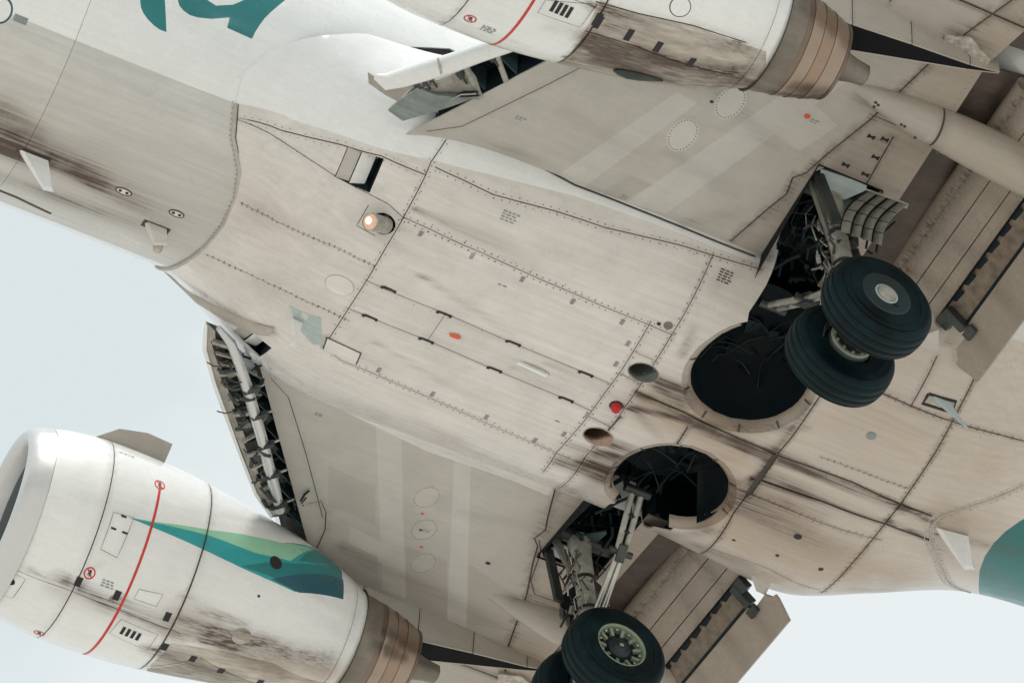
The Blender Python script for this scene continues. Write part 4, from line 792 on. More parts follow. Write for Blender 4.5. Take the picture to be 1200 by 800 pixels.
# outboard flap and the trailing edge behind the engine (port side is in view)
for s in (1, -1):
    of = empty('outboard_flap', plane); lab(of, 'outboard flap beyond the engine, ' + ('port' if s < 0 else 'starboard'))
    ya, yb = 5.25, 8.4
    for nm, x0, x1, z0, sl_, mt in (('flap_panel', .62, 1.0, 2.22, -.6, 'trail'), ('flap_panel', 1.01, 1.2, 1.99, -.65, 'trail'), ('aft_flap_panel', 1.34, 1.7, 1.78, -1.1, 'trail')):
        P = [(tefix(y) + x, s * y, z0 + sl_ * (x - x0) + .1 * (y - ya)) for x, y in ((x0, ya), (x1, ya), (x1, yb), (x0, yb))]; mb = MB(); mb.prism(P, (0, 0, .04)); mb.obj(nm, M[mt], of, grime=True)
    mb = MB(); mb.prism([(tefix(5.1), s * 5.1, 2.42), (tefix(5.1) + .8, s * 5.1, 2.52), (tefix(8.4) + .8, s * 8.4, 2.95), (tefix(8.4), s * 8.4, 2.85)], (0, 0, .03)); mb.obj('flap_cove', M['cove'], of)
    mb = MB(); p = Vector(wat(1130, 58, .02) if s < 0 else (20.1, 5.35, 2.28)); mb.prism([p + Vector(q) for q in ((-.25, -.05, 0), (.0, -.14, 0), (.28, -.02, -.03), (.30, .10, -.03), (.0, .12, 0), (-.2, .08, 0))], (0, 0, .05)); mb.obj('worn_end_fairing', M['worn'], of)
# --- flap track fairings
def blob(name, path, rw, rh, mat, parent, n=20, grime=True, cut=None):
    P = [Vector(p) for p in path]; V = []
    for i, p in enumerate(P):
        for a in np.linspace(0, 2 * math.pi, n, endpoint=False): V.append(p + Vector((0, math.sin(a) * rw[i], -math.cos(a) * rh[i])))
    F = [(i * n + j, i * n + (j + 1) % n, (i + 1) * n + (j + 1) % n, (i + 1) * n + j) for i in range(len(P) - 1) for j in range(n)] + [tuple(range(n))[::-1], tuple(range((len(P) - 1) * n, len(P) * n))]
    return new_obj(name, V, F, mat, parent, grime=grime)
def fpath(t): return t, .035 * t - .155 * t
tt = [0, .05, .15, .32, .6, .95, 1.3, 1.8, 2.3, 2.9, 3.4, 3.7]; rw = [.008, .035, .07, .11, .155, .19, .21, .225, .225, .18, .10, .03]; rh = [.008, .028, .058, .10, .165, .225, .265, .29, .285, .22, .12, .03]
for s in (1, -1):
    c = empty('flap_track_fairing', plane); P = [(19.05 + t, s * 4.10, 2.16 + .03 * t - .14 * t + .05) for t in tt]
    a = hermite(tt, np.array(P), np.linspace(0, 1.02, 12)); w_ = hermite(tt, np.array(rw), np.linspace(0, 1.02, 12)); h_ = hermite(tt, np.array(rh), np.linspace(0, 1.02, 12))
    blob('fairing_nose', a, w_, h_, M['wing'], c)
    q = np.linspace(1.045, 3.7, 20); blob('fairing_tail', hermite(tt, np.array(P), q), hermite(tt, np.array(rw), q) * .985, hermite(tt, np.array(rh), q) * .985, M['wing'], c)
    q = np.linspace(1.00, 1.08, 3); blob('fairing_joint', hermite(tt, np.array(P), q), hermite(tt, np.array(rw), q) * .96, hermite(tt, np.array(rh), q) * .96, M['seal'], c, grime=False)
    if s < 0:
        for px, py in ((1026, 121), (1029, 124), (1024, 126), (1056, 147), (1060, 149), (1072, 162), (1098, 180), (1108, 185)):
            p = on_y(px, py, -4.30); mb = MB(); mb.lathe([(0, .016), (.02, .014), (.021, 0)], p + (0, 0, .01), (0, -.6, -.8), 8); mb.obj('fairing_fastener', M['seal'], c)
# the outboard one
for s in (1, -1):
    c = empty('flap_track_fairing', plane); blob('fairing_body', [(21.2 + t, s * 9.2, 2.75 - .1 * t) for t in tt], rw, rh, M['wing'], c)
# --- leading-edge flaps between fuselage and engine
kS = empty('krueger_flap', plane); lab(kS, 'open leading-edge flap by the starboard engine, its inner side showing')
def poly_slab(name, pts, dz, th, mat, parent, dzs=None):
    P = [wat(*p, (dzs[i] if dzs else dz)) for i, p in enumerate(pts)]; mb = MB(); mb.prism(P, (0, 0, th)); return mb.obj(name, mat, parent)
poly_slab('flap_skin', [(241, 378), (256, 384), (270, 400), (280, 430), (291, 470), (304, 512), (316, 550), (327, 580), (331, 604), (318, 606), (298, 575), (280, 528), (262, 478), (251, 448), (239, 408)], .20, .02, M['geardark'], kS)
poly_slab('flap_border', [(243, 380), (252, 388), (253, 408), (264, 448), (275, 478), (292, 526), (309, 570), (326, 602), (319, 605), (301, 576), (283, 528), (264, 479), (253, 449), (242, 409)], .22, .02, M['kin'], kS)
poly_slab('flap_edge', [(241, 377), (243, 383), (242, 410), (253, 450), (264, 480), (282, 530), (301, 578), (319, 604), (318, 608), (298, 580), (279, 531), (260, 481), (249, 451), (237, 409), (238, 388)], .24, .03, M['white'], kS)
mb = MB(); mb.tube([wat(*p, .27) for p in ((256, 384), (271, 402), (280, 425), (290, 455), (297, 480), (306, 510), (314, 542), (322, 572), (328, 598))], [.03, .05, .058, .06, .06, .06, .06, .06, .055], 14); mb.obj('bull_nose', M['chrome'], kS)
for i, t in enumerate(np.linspace(0.04, .97, 15)):
    a = np.array([(244, 392), (256, 440), (275, 500), (297, 560), (320, 600)], float); b = np.array([(270, 402), (281, 440), (298, 495), (316, 555), (334, 600)], float); kk = np.linspace(0, 1, 5)
    pa = [np.interp(t, kk, a[:, 0]), np.interp(t, kk, a[:, 1])]; pb = [np.interp(t, kk, b[:, 0]), np.interp(t, kk, b[:, 1])]
    mb = MB(); mb.beam(wat(pa[0] + 3, pa[1], .24), wat(pb[0], pb[1] + random.uniform(-6, 2), .24), .022 + .02 * (i % 3 == 0), .05); mb.obj('flap_rib', M['kin'] if i % 3 else M['gearpaint'], kS)
for pts in ([(247, 400), (262, 405), (268, 425), (256, 428)], [(255, 432), (271, 436), (276, 450), (262, 452)], [(272, 480), (287, 478), (292, 500), (282, 505)], [(286, 520), (300, 515), (306, 538), (296, 545)], [(300, 556), (312, 552), (318, 575), (311, 580)]): poly_slab('lightening_hole', pts, .225, .004, M['black'], kS)
for px, py, l in ((298, 455, 20), (308, 485, 24), (315, 520, 22), (322, 555, 24), (330, 590, 22)):
    mb = MB(); mb.tube([wat(px - 10, py + 6, .30), wat(px, py, .05), wat(px + l, py - 9, -.05)], .018, 8); mb.obj('actuator_rod', M['steel'], kS)
    mb = MB(); a_ = Vector(wat(px - 12, py + 2, .27)); b_ = Vector(wat(px + 6, py - 3, .27)); mb.beam(a_ + Vector((0, 0, -.03)), b_ + Vector((0, 0, -.03)), .05, .06); mb.obj('tube_clamp', M['geardark'], kS)
    mb = MB(); mb.box(wat(px - 6, py + 2, .16), (.10, .06, .08), Matrix.Rotation(.6, 3, 'Z')); mb.box(wat(px + 4, py + 8, .10), (.05, .12, .05), Matrix.Rotation(.2, 3, 'Z')); mb.obj('hinge_bracket', M['geardark'], kS)
poly_slab('bay_end_plate', [(297, 400), (303, 401), (322, 436), (318, 446), (302, 440)], -.12, .02, M['cove'], kS)
mb = MB()
for i in range(70):
    t = random.random(); x = 275 + 70 * t + random.uniform(-14, 16); y = 400 + 205 * t + random.uniform(-6, 6); p = wat(x, y, random.uniform(-.25, .1)); q = p + np.array([random.uniform(-.15, .15), random.uniform(-.22, .22), random.uniform(-.04, .06)]); mb.tube([p, (p + q) / 2 + (0, 0, .03), q], random.choice((.006, .008, .014, .02)), 5)
lab(mb.obj('bay_pipework', M['deep'], kS, stuff=True), 'pipes and cables in the open leading edge')
mb = MB()
for i in range(22):
    t = random.random(); x = 268 + 68 * t + random.uniform(-12, 8); y = 400 + 205 * t + random.uniform(-6, 6); p = wat(x, y, random.uniform(.0, .2)); q = p + np.array([random.uniform(-.12, .12), random.uniform(-.1, .1), random.uniform(-.04, .06)]); mb.tube([p, q], random.choice((.008, .012, .02)), 5)
lab(mb.obj('bay_cables', M['doorin'], kS, stuff=True), 'pale cables and links in the open leading edge')
mb = MB()
for i in range(34):
    t = random.random(); x = 255 + 62 * t + random.uniform(-6, 10); y = 408 + 190 * t + random.uniform(-8, 8); p = wat(x, y, random.uniform(.24, .32)); q = p + np.array([random.uniform(-.16, .16), random.uniform(-.10, .10), random.uniform(-.03, .03)]); mb.tube([p, (p + q) / 2 + (0, 0, -.03), q], random.choice((.008, .014, .022)), 6)
lab(mb.obj('flap_cables', M['geardark'], kS, stuff=True), 'dark links lying over the open flap')
for i in range(9):
    t = (i + random.random()) / 9; p = wat(262 + 62 * t, 412 + 185 * t, .25); mb = MB(); mb.box(p, (random.uniform(.05, .12), random.uniform(.04, .14), .05), Matrix.Rotation(random.uniform(.2, 1), 3, 'Z')); bevel(mb.obj('flap_fitting', M[random.choice(('geardark', 'doorin', 'black'))], kS), .01)
kP = empty('krueger_flap', plane); lab(kP, 'open leading-edge flap beside the port engine')
poly_slab('flap_end', [(431, 86), (446, 95), (452, 100), (486, 99), (466, 119), (452, 112), (432, 98)], .16, .02, M['kin'], kP)
poly_slab('flap_inner_skin', [(486, 100), (513, 94), (549, 80), (558, 92), (565, 113), (520, 124), (478, 132), (462, 126)], .08, .02, M['kin'], kP)
poly_slab('flap_tip_plate', [(455, 130), (466, 120), (490, 104), (512, 112), (560, 116), (563, 113), (520, 128), (472, 142)], .14, .03, M['platedark'], kP)
mb = MB(); mb.tube([wat(*p, .28) for p in ((440, 90), (452, 96), (470, 92), (500, 83), (530, 74), (560, 63), (600, 50))], [.03, .085, .095, .10, .10, .095, .09], 18); mb.obj('bull_nose', M['white'], kP)
mb = MB(); mb.prism([wat(*p, .38) for p in ((512, 70), (516, 88), (519, 86), (514, 69))], (0, 0, .02)); mb.obj('nose_joint', M['trail'], kP)
for a, b, r in (((545, 78), (562, 114), .04), ((583, 68), (593, 95), .03), ((497, 103), (552, 86), .012), ((500, 108), (545, 94), .008), ((507, 96), (520, 122), .006), ((530, 92), (540, 118), .006)):
    mb = MB(); mb.tube([wat(*a, .10), wat(*b, .02)], r, 10); mb.obj('flap_strut', M['gearpaint'], kP)
mb = MB(); mb.tube([wat(*p, .10) for p in ((524, 123), (531, 115), (545, 110), (560, 110))], .028, 10); mb.obj('curved_guide', M['black'], kP)
mb = MB(); mb.tube([wat(*p, .14) for p in ((528, 117), (540, 111), (558, 110))], .009, 8); mb.obj('guide_rail', M['steel'], kP)
for px, py in ((487, 96), (496, 92), (504, 90), (539, 86), (576, 66)):
    mb = MB(); mb.box(wat(px, py, .16), (.09, .05, .09), Matrix.Rotation(.5, 3, 'Z')); mb.tube([wat(px, py, .18), wat(px + 8, py + 12, .1)], .012, 6); mb.obj('hinge_bracket', M['geardark'], kP)
# --- engines
NM = [M['white'], M['green'], M['cyan'], M['teal'], M['navy'], M['core'], M['coredark']]
def ringx(s, pts): return float(np.mean([NAC[s].inv(*p)[0] for p in pts]))
X1 = ringx(1, [(50, 566), (20, 643)]); X2 = ringx(1, [(130, 580), (113, 635), (100, 655), (80, 690)]); XR = ringx(1, [(180, 620), (165, 660), (140, 700)]); X3 = ringx(1, [(250, 615), (232, 655), (215, 700), (200, 735)])
def rc(a, n=40): return [(a, v) for v in np.linspace(-3.2, 3.2, n)]
for s in (1, -1):
    en = empty('engine', plane); lab(en, 'starboard engine with green and teal swoosh' if s > 0 else 'port engine'); N_ = NAC[s]
    dx = 0
    if s < 0: X3p = ringx(-1, [(677, 57), (655, 72)]); X2p = ringx(-1, [(533, 17), (525, 27)]); XRp = ringx(-1, [(605, 30), (590, 46)])
    x2, xr, x3 = (X2, XR, X3) if s > 0 else (X2p, XRp, X3p)
    if s > 0:
        sw = [(N_.invs([(150, 606), (180, 611), (247, 621), (330, 636), (372, 645), (400, 655), (400, 700), (345, 693), (283, 665), (215, 633)]), 2),
              (N_.invs([(157, 608), (180, 611), (247, 621), (330, 636), (367, 644), (340, 657), (300, 648), (247, 628), (190, 614)]), 1),
              (N_.invs([(372, 645), (388, 652), (400, 668), (372, 660), (350, 657), (355, 651)]), 3),
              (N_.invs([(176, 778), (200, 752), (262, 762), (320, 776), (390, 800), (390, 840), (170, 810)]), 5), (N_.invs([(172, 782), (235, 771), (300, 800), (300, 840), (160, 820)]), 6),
              (N_.invs([(283, 663), (318, 658), (345, 660), (372, 662), (400, 668), (400, 680), (325, 678)]), 3), (N_.invs([(318, 678), (402, 679), (402, 702), (350, 694)]), 4)]
        sm = [(N_.invs([(0, 658), (80, 690), (140, 714), (200, 737), (212, 742)]), .0035), (N_.invs([(170, 780), (235, 770), (300, 800)]), .006)]
        for q in ([(133, 600), (157, 606), (137, 653), (118, 643)], [(163, 690), (191, 696), (183, 710), (157, 701)], [(142, 725), (185, 743), (172, 761), (128, 741)], [(0, 663), (30, 678), (15, 700), (-8, 693)]):
            sm.append((N_.invs(q + [q[0]]), .003))
    else:
        sw = [(N_.invs([(703, 0), (748, 16), (812, 30), (898, 60), (900, 120), (650, 110), (683, 40)]), 5), (N_.invs([(676, 52), (688, 38), (745, 55), (800, 75), (860, 89), (900, 100), (890, 130), (640, 100)]), 6)]; sm = [(N_.invs([(695, 5), (640, 0), (630, -12)]), .0035), (N_.invs([(698, 2), (748, 16), (812, 30), (875, 50)]), .007), (N_.invs([(686, 36), (745, 54), (800, 74), (860, 88)]), .007)]
        for q in ([(645, -10), (697, 8), (680, 32), (630, 15)],): sm.append((N_.invs(q + [q[0]]), .0035))
    sm += [(rc(x2), .0065), (rc(x3), .010), (rc(17.62), .004)]
    panelize('cowl_panel', N_, [(13.93, -3.14), (17.78, -3.14), (17.78, 3.14), (13.93, 3.14)], sm, NM, regions=sw, parent=en, grid=.08, edge_dirt=True, base_mat=M['seal'], base_name='cowl_inner_skin', min_area=.003)
    mb = MB(); mb.lathe([(x, r) for x, r in ((13.925, float(hermite(NX, np.array(NR), np.array([13.93]))[0])), (13.86, 1.022), (13.77, .99), (13.70, .955), (13.665, .91), (13.66, .87), (13.68, .83), (13.76, .80), (13.88, .785))], (0, s * EY, EZ), (1, 0, 0), 72); mb.obj('inlet_lip', M['chrome'], en)
    mb = MB(); mb.lathe([(13.88, .785), (14.1, .77), (14.75, .78)], (0, s * EY, EZ), (1, 0, 0), 60); mb.obj('inlet_liner', M['skyliner'], en)
    mb = MB(); mb.lathe([(14.77, .79), (14.77, .0)], (0, s * EY, EZ), (1, 0, 0), 48); mb.obj('fan_back', M['dark'], en)
    mb = MB(); mb.lathe([(14.3, 0), (14.35, .06), (14.55, .18), (14.69, .25)], (0, s * EY, EZ), (1, 0, 0), 32); mb.obj('spinner', M['blade'], en)
    for k in range(24):
        a = 2 * math.pi * k / 24; V = []
        for r in (.24, .5, .77):
            tw = .5 + r * .7
            for e in (-1, 1):
                da = e * .06 / r * math.sin(tw) * 1.3; V.append((14.68 + e * .08 * math.cos(tw), s * EY + r * math.sin(a + da), EZ - r * math.cos(a + da)))
        new_obj('fan_blade', V, [(0, 1, 3, 2), (2, 3, 5, 4)], M['blade'], en)
    # red ring line round the fan cowl (only its lower arc shows)
    v0, v1 = (N_.inv(189, 570)[1], N_.inv(88, 760)[1] + .15) if s > 0 else (-1.2, N_.inv(577, 60)[1] + .1)
    vs_ = np.linspace(min(v0, v1), max(v0, v1), 40); decal('red_line', N_, [[(xr - .014, vs_[i]), (xr + .014, vs_[i]), (xr + .014, vs_[i + 1]), (xr - .014, vs_[i + 1])] for i in range(39)], M['red'], en, .006)
    def nostep(px, py, r=.062):
        u, v = N_.inv(px, py); P = []; n = 24
        for i in range(n):
            a, b = 2 * math.pi * i / n, 2 * math.pi * (i + 1) / n; P.append([(u + r * math.cos(a), v + r * math.sin(a)), (u + r * math.cos(b), v + r * math.sin(b)), (u + .78 * r * math.cos(b), v + .78 * r * math.sin(b)), (u + .78 * r * math.cos(a), v + .78 * r * math.sin(a))])
        P.append([(u - .045, v - .035), (u - .035, v - .045), (u + .045, v + .035), (u + .035, v + .045)]); o = decal('no_step_sign', N_, P, M['red'], en, .0065)
        decal('sign_figure', N_, [[(u - .012, v - .035), (u + .012, v - .035), (u + .02, v + .0), (u + .005, v + .04), (u - .005, v + .01), (u - .02, v + .035)]], M['seal'], o, .0062)
    for p in (((105, 671), (46, 741), (187, 568)) if s > 0 else ((551, 22),)): nostep(*p)
    if s > 0:
        for px, py, r_, w_ in ((128, 680, 3, .14), (65, 755, 2, .2), (150, 533, 1, .2), (322, 612, 1, .1)): stencil(N_, px, py, r_, w_, en)
        for px, py, a, b in ((12, 680, .055, .045), (323, 659, .075, .085), (303, 698, .016, .016), (283, 745, .11, .10)): decal('round_port', N_, [ellipse_px(N_, px, py, a, b, 24)], M['black'] if a < .1 else M['coredark'], en, .007)
        for px, py in ((92, 681), (137, 697), (196, 722), (193, 757), (226, 771), (259, 785), (305, 798), (145, 605), (133, 619), (146, 624)):
            u, v = N_.inv(px, py); big = py > 675; w_, h_ = (.035, .10) if big else (.03, .02); decal('cowl_latch', N_, [[(u - w_, v - h_ / 2), (u + w_, v - h_ / 2), (u + w_, v + h_ / 2), (u - w_, v + h_ / 2)]], M['black'], en, .008)
        for k in range(4):
            u, v = N_.inv(144 + k * 6, 738 + k * 2.4); mb = MB(); decal('louver', N_, [[(u - .018, v - .05), (u + .018, v - .05), (u + .018, v + .05), (u - .018, v + .05)]], M['black'], en, .009)
        decal('orange_stain', N_, [box_on(N_, 131, 701, .05, .05, .5)], M['bronze'], en, .007)
    else:
        for px, py in ((701, 26), (737, 41), (771, 55), (810, 73), (700, 23)):
            u, v = N_.inv(px, py); decal('cowl_latch', N_, [[(u - .032, v - .07), (u + .032, v - .07), (u + .032, v + .07), (u - .032, v + .07)]], M['black'], en, .008)
        for k in range(4):
            u, v = N_.inv(649 + k * 6, 7 + k * 2.5); decal('louver', N_, [[(u - .018, v - .06), (u + .018, v - .06), (u + .018, v + .06), (u - .018, v + .06)]], M['black'], en, .009)
        stencil(N_, 575, 32, 4, .14, en); decal('round_port', N_, [ellipse_px(N_, 797, 8, .11, .11, 28)], M['seal'], en, .0055); decal('port_face', N_, [ellipse_px(N_, 797, 8, .10, .10, 28)], M['white'], en, .008)
    # drain mast bulge under the reverser, pipes
    if s < 0:
        u0, v0_ = N_.inv(742, 86); Rr = lambda x: float(hermite(NX, np.array(NR), np.array([x]))[0])
        blob('drain_bulge', [(u0 - .2 + t, s * EY + (Rr(u0 - .2 + t) - .0) * math.sin(v0_), EZ - (Rr(u0 - .2 + t) - .0) * math.cos(v0_)) for t in (0, .06, .15, .28, .4, .5)], [.01, .04, .055, .05, .03, .01], [.01, .03, .05, .04, .02, .01], M['geardark'], en, 12, False)
    # core nozzle: grey ring, bronze barrel, plug
    mb = MB(); mb.lathe([(17.60, .47), (17.72, .545), (17.80, .565), (17.90, .555), (18.0, .53)], (0, s * EY, EZ), (1, 0, 0), 56); mb.obj('nozzle_ring', M['nozgrey'], en, grime=True)
    mb = MB(); mb.lathe([(17.78, .60), (17.78, .50)], (0, s * EY, EZ), (1, 0, 0), 56); mb.obj('sleeve_edge', M['seal'], en)
    for prof_, mt in (([(17.99, .533), (18.04, .527), (18.055, .522)], 'bronze3'), ([(18.055, .527), (18.062, .527), (18.12, .512), (18.19, .492)], 'bronze2'), ([(18.19, .497), (18.198, .496), (18.26, .475), (18.33, .452)], 'bronze'), ([(18.33, .457), (18.338, .456), (18.42, .425), (18.50, .392)], 'bronze2'), ([(18.50, .398), (18.53, .392), (18.53, .365), (18.35, .37)], 'bronze3')):
        mb = MB(); mb.lathe(prof_, (0, s * EY, EZ), (1, 0, 0), 72); mb.obj('nozzle_band', M[mt], en)
    mb = MB(); mb.lathe([(18.36, .38), (18.36, 0)], (0, s * EY, EZ), (1, 0, 0), 40); mb.obj('nozzle_throat', M['soot'], en)
    mb = MB(); mb.lathe([(18.3, .22), (18.55, .17), (18.75, .12), (18.88, .105), (18.9, .07), (18.9, 0)], (0, s * EY, EZ), (1, 0, 0), 32); mb.obj('exhaust_plug', M['nozgrey'], en)
    # strake on the inboard shoulder
    if s > 0:
        a = R_(226); d = Vector((0, math.sin(a), -math.cos(a))); pr = [(107, 513), (140, 502), (173, 507), (202, 520), (193, 541)]
        def onr(px, py): return Vector(on_plane(px, py, (0, s * EY, EZ), np.cross((1, 0, 0), d)))
        P = [onr(*p) for p in pr]; A = onr(193, 545); B = onr(107, 516); t = Vector(np.cross((1, 0, 0), d)) * .012
        mb = MB(); mb.prism([B] + P + [A + (A - P[3]) * .3, B + Vector((.2, 0, 0)) - d * .08], t); mb.obj('nacelle_strake', M['trail'], en)
    # pylon: riveted sides, sooty floor
    py_ = empty('engine_pylon', plane); lab(py_, 'starboard engine pylon' if s > 0 else 'port engine pylon'); xs_ = [16.6, 17.2, 17.9, 18.6, 19.3, 20.0, 20.36]; hw = [.20, .24, .23, .17, .11, .04, .012]; hz = [1.50, 1.52, 1.60, 1.75, 1.93, 2.10, 2.22]
    yc = s * 4.90
    def tz(x): return float(wing_z(x, yc)) + .10
    for sg in (1, -1):
        for i in range(len(xs_) - 1):
            x0, x1 = xs_[i] + (.006 if i else 0), xs_[i + 1] - .006; w0 = np.interp(x0, xs_, hw); w1 = np.interp(x1, xs_, hw); z0 = np.interp(x0, xs_, hz); z1 = np.interp(x1, xs_, hz)
            mb = MB(); mb.prism([(x0, yc + sg * w0, z0), (x1, yc + sg * w1, z1), (x1, yc + sg * w1, tz(x1)), (x0, yc + sg * w0, tz(x0))], (0, -sg * .012, 0)); mb.obj('pylon_panel', M['wing'], py_, grime=True)
    V = []; 
    for x, w_, z_ in zip(xs_, hw, hz): V += [(x, yc - w_ - .0 + .014, z_ + .004), (x, yc + w_ - .014, z_ + .004), (x, yc + w_ * .7, z_ + .10), (x, yc - w_ * .7, z_ + .10)]
    mb = MB(); mb.add(V, [(i * 4 + j, i * 4 + (j + 1) % 4, i * 4 + 4 + (j + 1) % 4, i * 4 + 4 + j) for i in range(len(xs_) - 1) for j in range(4)]); mb.obj('heat_shield', M['soot'], py_)
    Sp = Surf(lambda x, z: (x, yc - np.interp(x, xs_, hw) + 0 * z, z), (16.6, 20.3), (1.5, 2.4)); fix_sign(Sp, 18, 2, (0, -1, 0)); HP = Heads()
    for i in range(1, 6): HP.line(Sp, [(xs_[i], hz[i] + .03), (xs_[i], tz(xs_[i]) - .1)], .035, .022, .005)
    HP.line(Sp, [(x, tz(x) - .15) for x in np.linspace(17, 20, 12)], .05, 0, .005, False); HP.line(Sp, [(x, float(np.interp(x, xs_, hz)) + .03) for x in np.linspace(17, 20, 12)], .05, 0, .005, False)
    lab(HP.mb.obj('rivet', M['rivet'], py_, stuff=True), 'rivet heads on the pylon side')
    mb = MB(); mb.prism([(15.2, yc - .22, 2.15), (17.0, yc - .22, 1.5), (17.0, yc - .22, 2.6), (15.6, yc - .22, 2.45)], (0, .44, 0)); bevel(mb.obj('pylon_front', M['white'], py_), .05)
# --- main landing gear
def wheel(root, cx, cy, cz, port_face, s):
    g = [(-.205, .27), (-.205, .36), (-.200, .44), (-.185, .495), (-.155, .535), (-.132, .548), (-.130, .536), (-.118, .536), (-.116, .553), (-.052, .563), (-.050, .551), (-.038, .551), (-.036, .565), (.036, .565), (.038, .551), (.050, .551), (.052, .563), (.116, .553), (.118, .536), (.130, .536), (.132, .548), (.155, .535), (.185, .495), (.200, .44), (.205, .36), (.205, .27)]
    mb = MB(); mb.lathe(g, (cx, cy, cz), (0, 1, 0), 72); mb.obj('tyre', M['rubber'], root)
    mb = MB(); mb.lathe([(-.208, .40), (-.210, .392), (-.208, .384)], (cx, cy, cz), (0, 1, 0), 64); mb.lathe([(-.204, .475), (-.203, .468), (-.206, .46)], (cx, cy, cz), (0, 1, 0), 64); mb.obj('sidewall_ring', M['rubber'], root)
    c = Vector((cx, cy, cz))
    if port_face == 'hubcap':
        mb = MB(); mb.lathe([(-.19, .275), (-.205, .27), (-.212, .262), (-.214, .25), (-.205, .12), (-.203, .10)], c, (0, 1, 0), 56); mb.obj('hub_disc', M['hubdark'], root)
        mb = MB(); mb.lathe([(-.203, .10), (-.225, .098), (-.235, .085), (-.238, .05), (-.238, 0)], c, (0, 1, 0), 40); mb.obj('hub_cap', M['gearpaint'], root)
        mb = MB(); mb.lathe([(-.204, .128), (-.207, .124), (-.207, .104)], c, (0, 1, 0), 40); mb.obj('hub_cap_ring', M['plate'], root)
        mb = MB(); mb.box(c + Vector((.10, -.213, -.115)), (.05, .01, .022)); mb.obj('hub_mark', M['black'], root)
    elif port_face == 'spokes':
        mb = MB(); mb.lathe([(-.19, .285), (-.205, .283), (-.208, .27), (-.195, .262), (-.17, .255), (-.10, .245), (-.08, .23)], c, (0, 1, 0), 60); mb.obj('rim', M['wheelm'], root)
        mb = MB(); mb.lathe([(-.095, .25), (-.09, .0)], c, (0, 1, 0), 40); mb.obj('rim_back', M['hubdark'], root)
        for k in range(10):
            a = 2 * math.pi * k / 10 + .2; mb = MB(); d = Vector((math.cos(a), 0, math.sin(a))); mb.beam(c + d * .165 + Vector((0, -.13, 0)), c + d * .25 + Vector((0, -.155, 0)), .035, .04, (0, 1, 0)); mb.obj('wheel_spoke', M['wheelm'], root)
        for k in range(10):
            a = 2 * math.pi * k / 10 + .2 + .314; mb = MB(); d = Vector((math.cos(a), 0, math.sin(a))); mb.lathe([(-.02, .016), (.0, .016), (.002, 0)], c + d * .235 + Vector((0, -.175, 0)), (0, -1, 0), 8); mb.obj('rim_bolt', M['steel'], root)
        mb = MB(); mb.lathe([(-.10, .135), (-.15, .13), (-.165, .11), (-.17, .07), (-.19, .065), (-.195, .03), (-.195, 0)], c, (0, 1, 0), 32); mb.obj('hub', M['hubdark'], root)
        mb = MB(); mb.box(c + Vector((.0, -.2, .0)), (.045, .012, .03)); mb.obj('hub_plate', M['gearpaint'], root)
    else:
        mb = MB(); mb.lathe([(-.19, .28), (-.195, .27), (-.15, .262), (-.05, .255)], c, (0, 1, 0), 56); mb.obj('rim', M['wheelm'], root)
        mb = MB(); mb.lathe([(-.05, .255), (-.22, .23), (-.235, .21), (-.235, .12), (-.28, .11)], c, (0, 1, 0), 40); mb.obj('brake_stack', M['geardark'], root)
        mb = MB(); mb.lathe([(-.225, .225), (-.25, .215), (-.25, .175), (-.225, .17)], c, (0, 1, 0), 40); mb.obj('brake_ring', M['wheelm'], root)
        for k in range(12):
            a = 2 * math.pi * k / 12; mb = MB(); mb.lathe([(0, .016), (.03, .016), (.035, .01), (.035, 0)], c + Vector((math.cos(a) * .195, -.245, math.sin(a) * .195)), (0, -1, 0), 8); mb.obj('brake_piston', M['doorin'], root)
    mb = MB(); mb.lathe([(.15, .262), (.19, .275), (.205, .27), (.14, .2), (.14, 0)], c, (0, 1, 0), 40); mb.obj('rim_far_side', M['hubdark'], root)
AX, AY, AZ = 19.90, 2.81, .20
q0 = tri((950, 212), (650, 630)); q1 = tri((968, 278), (685, 690))
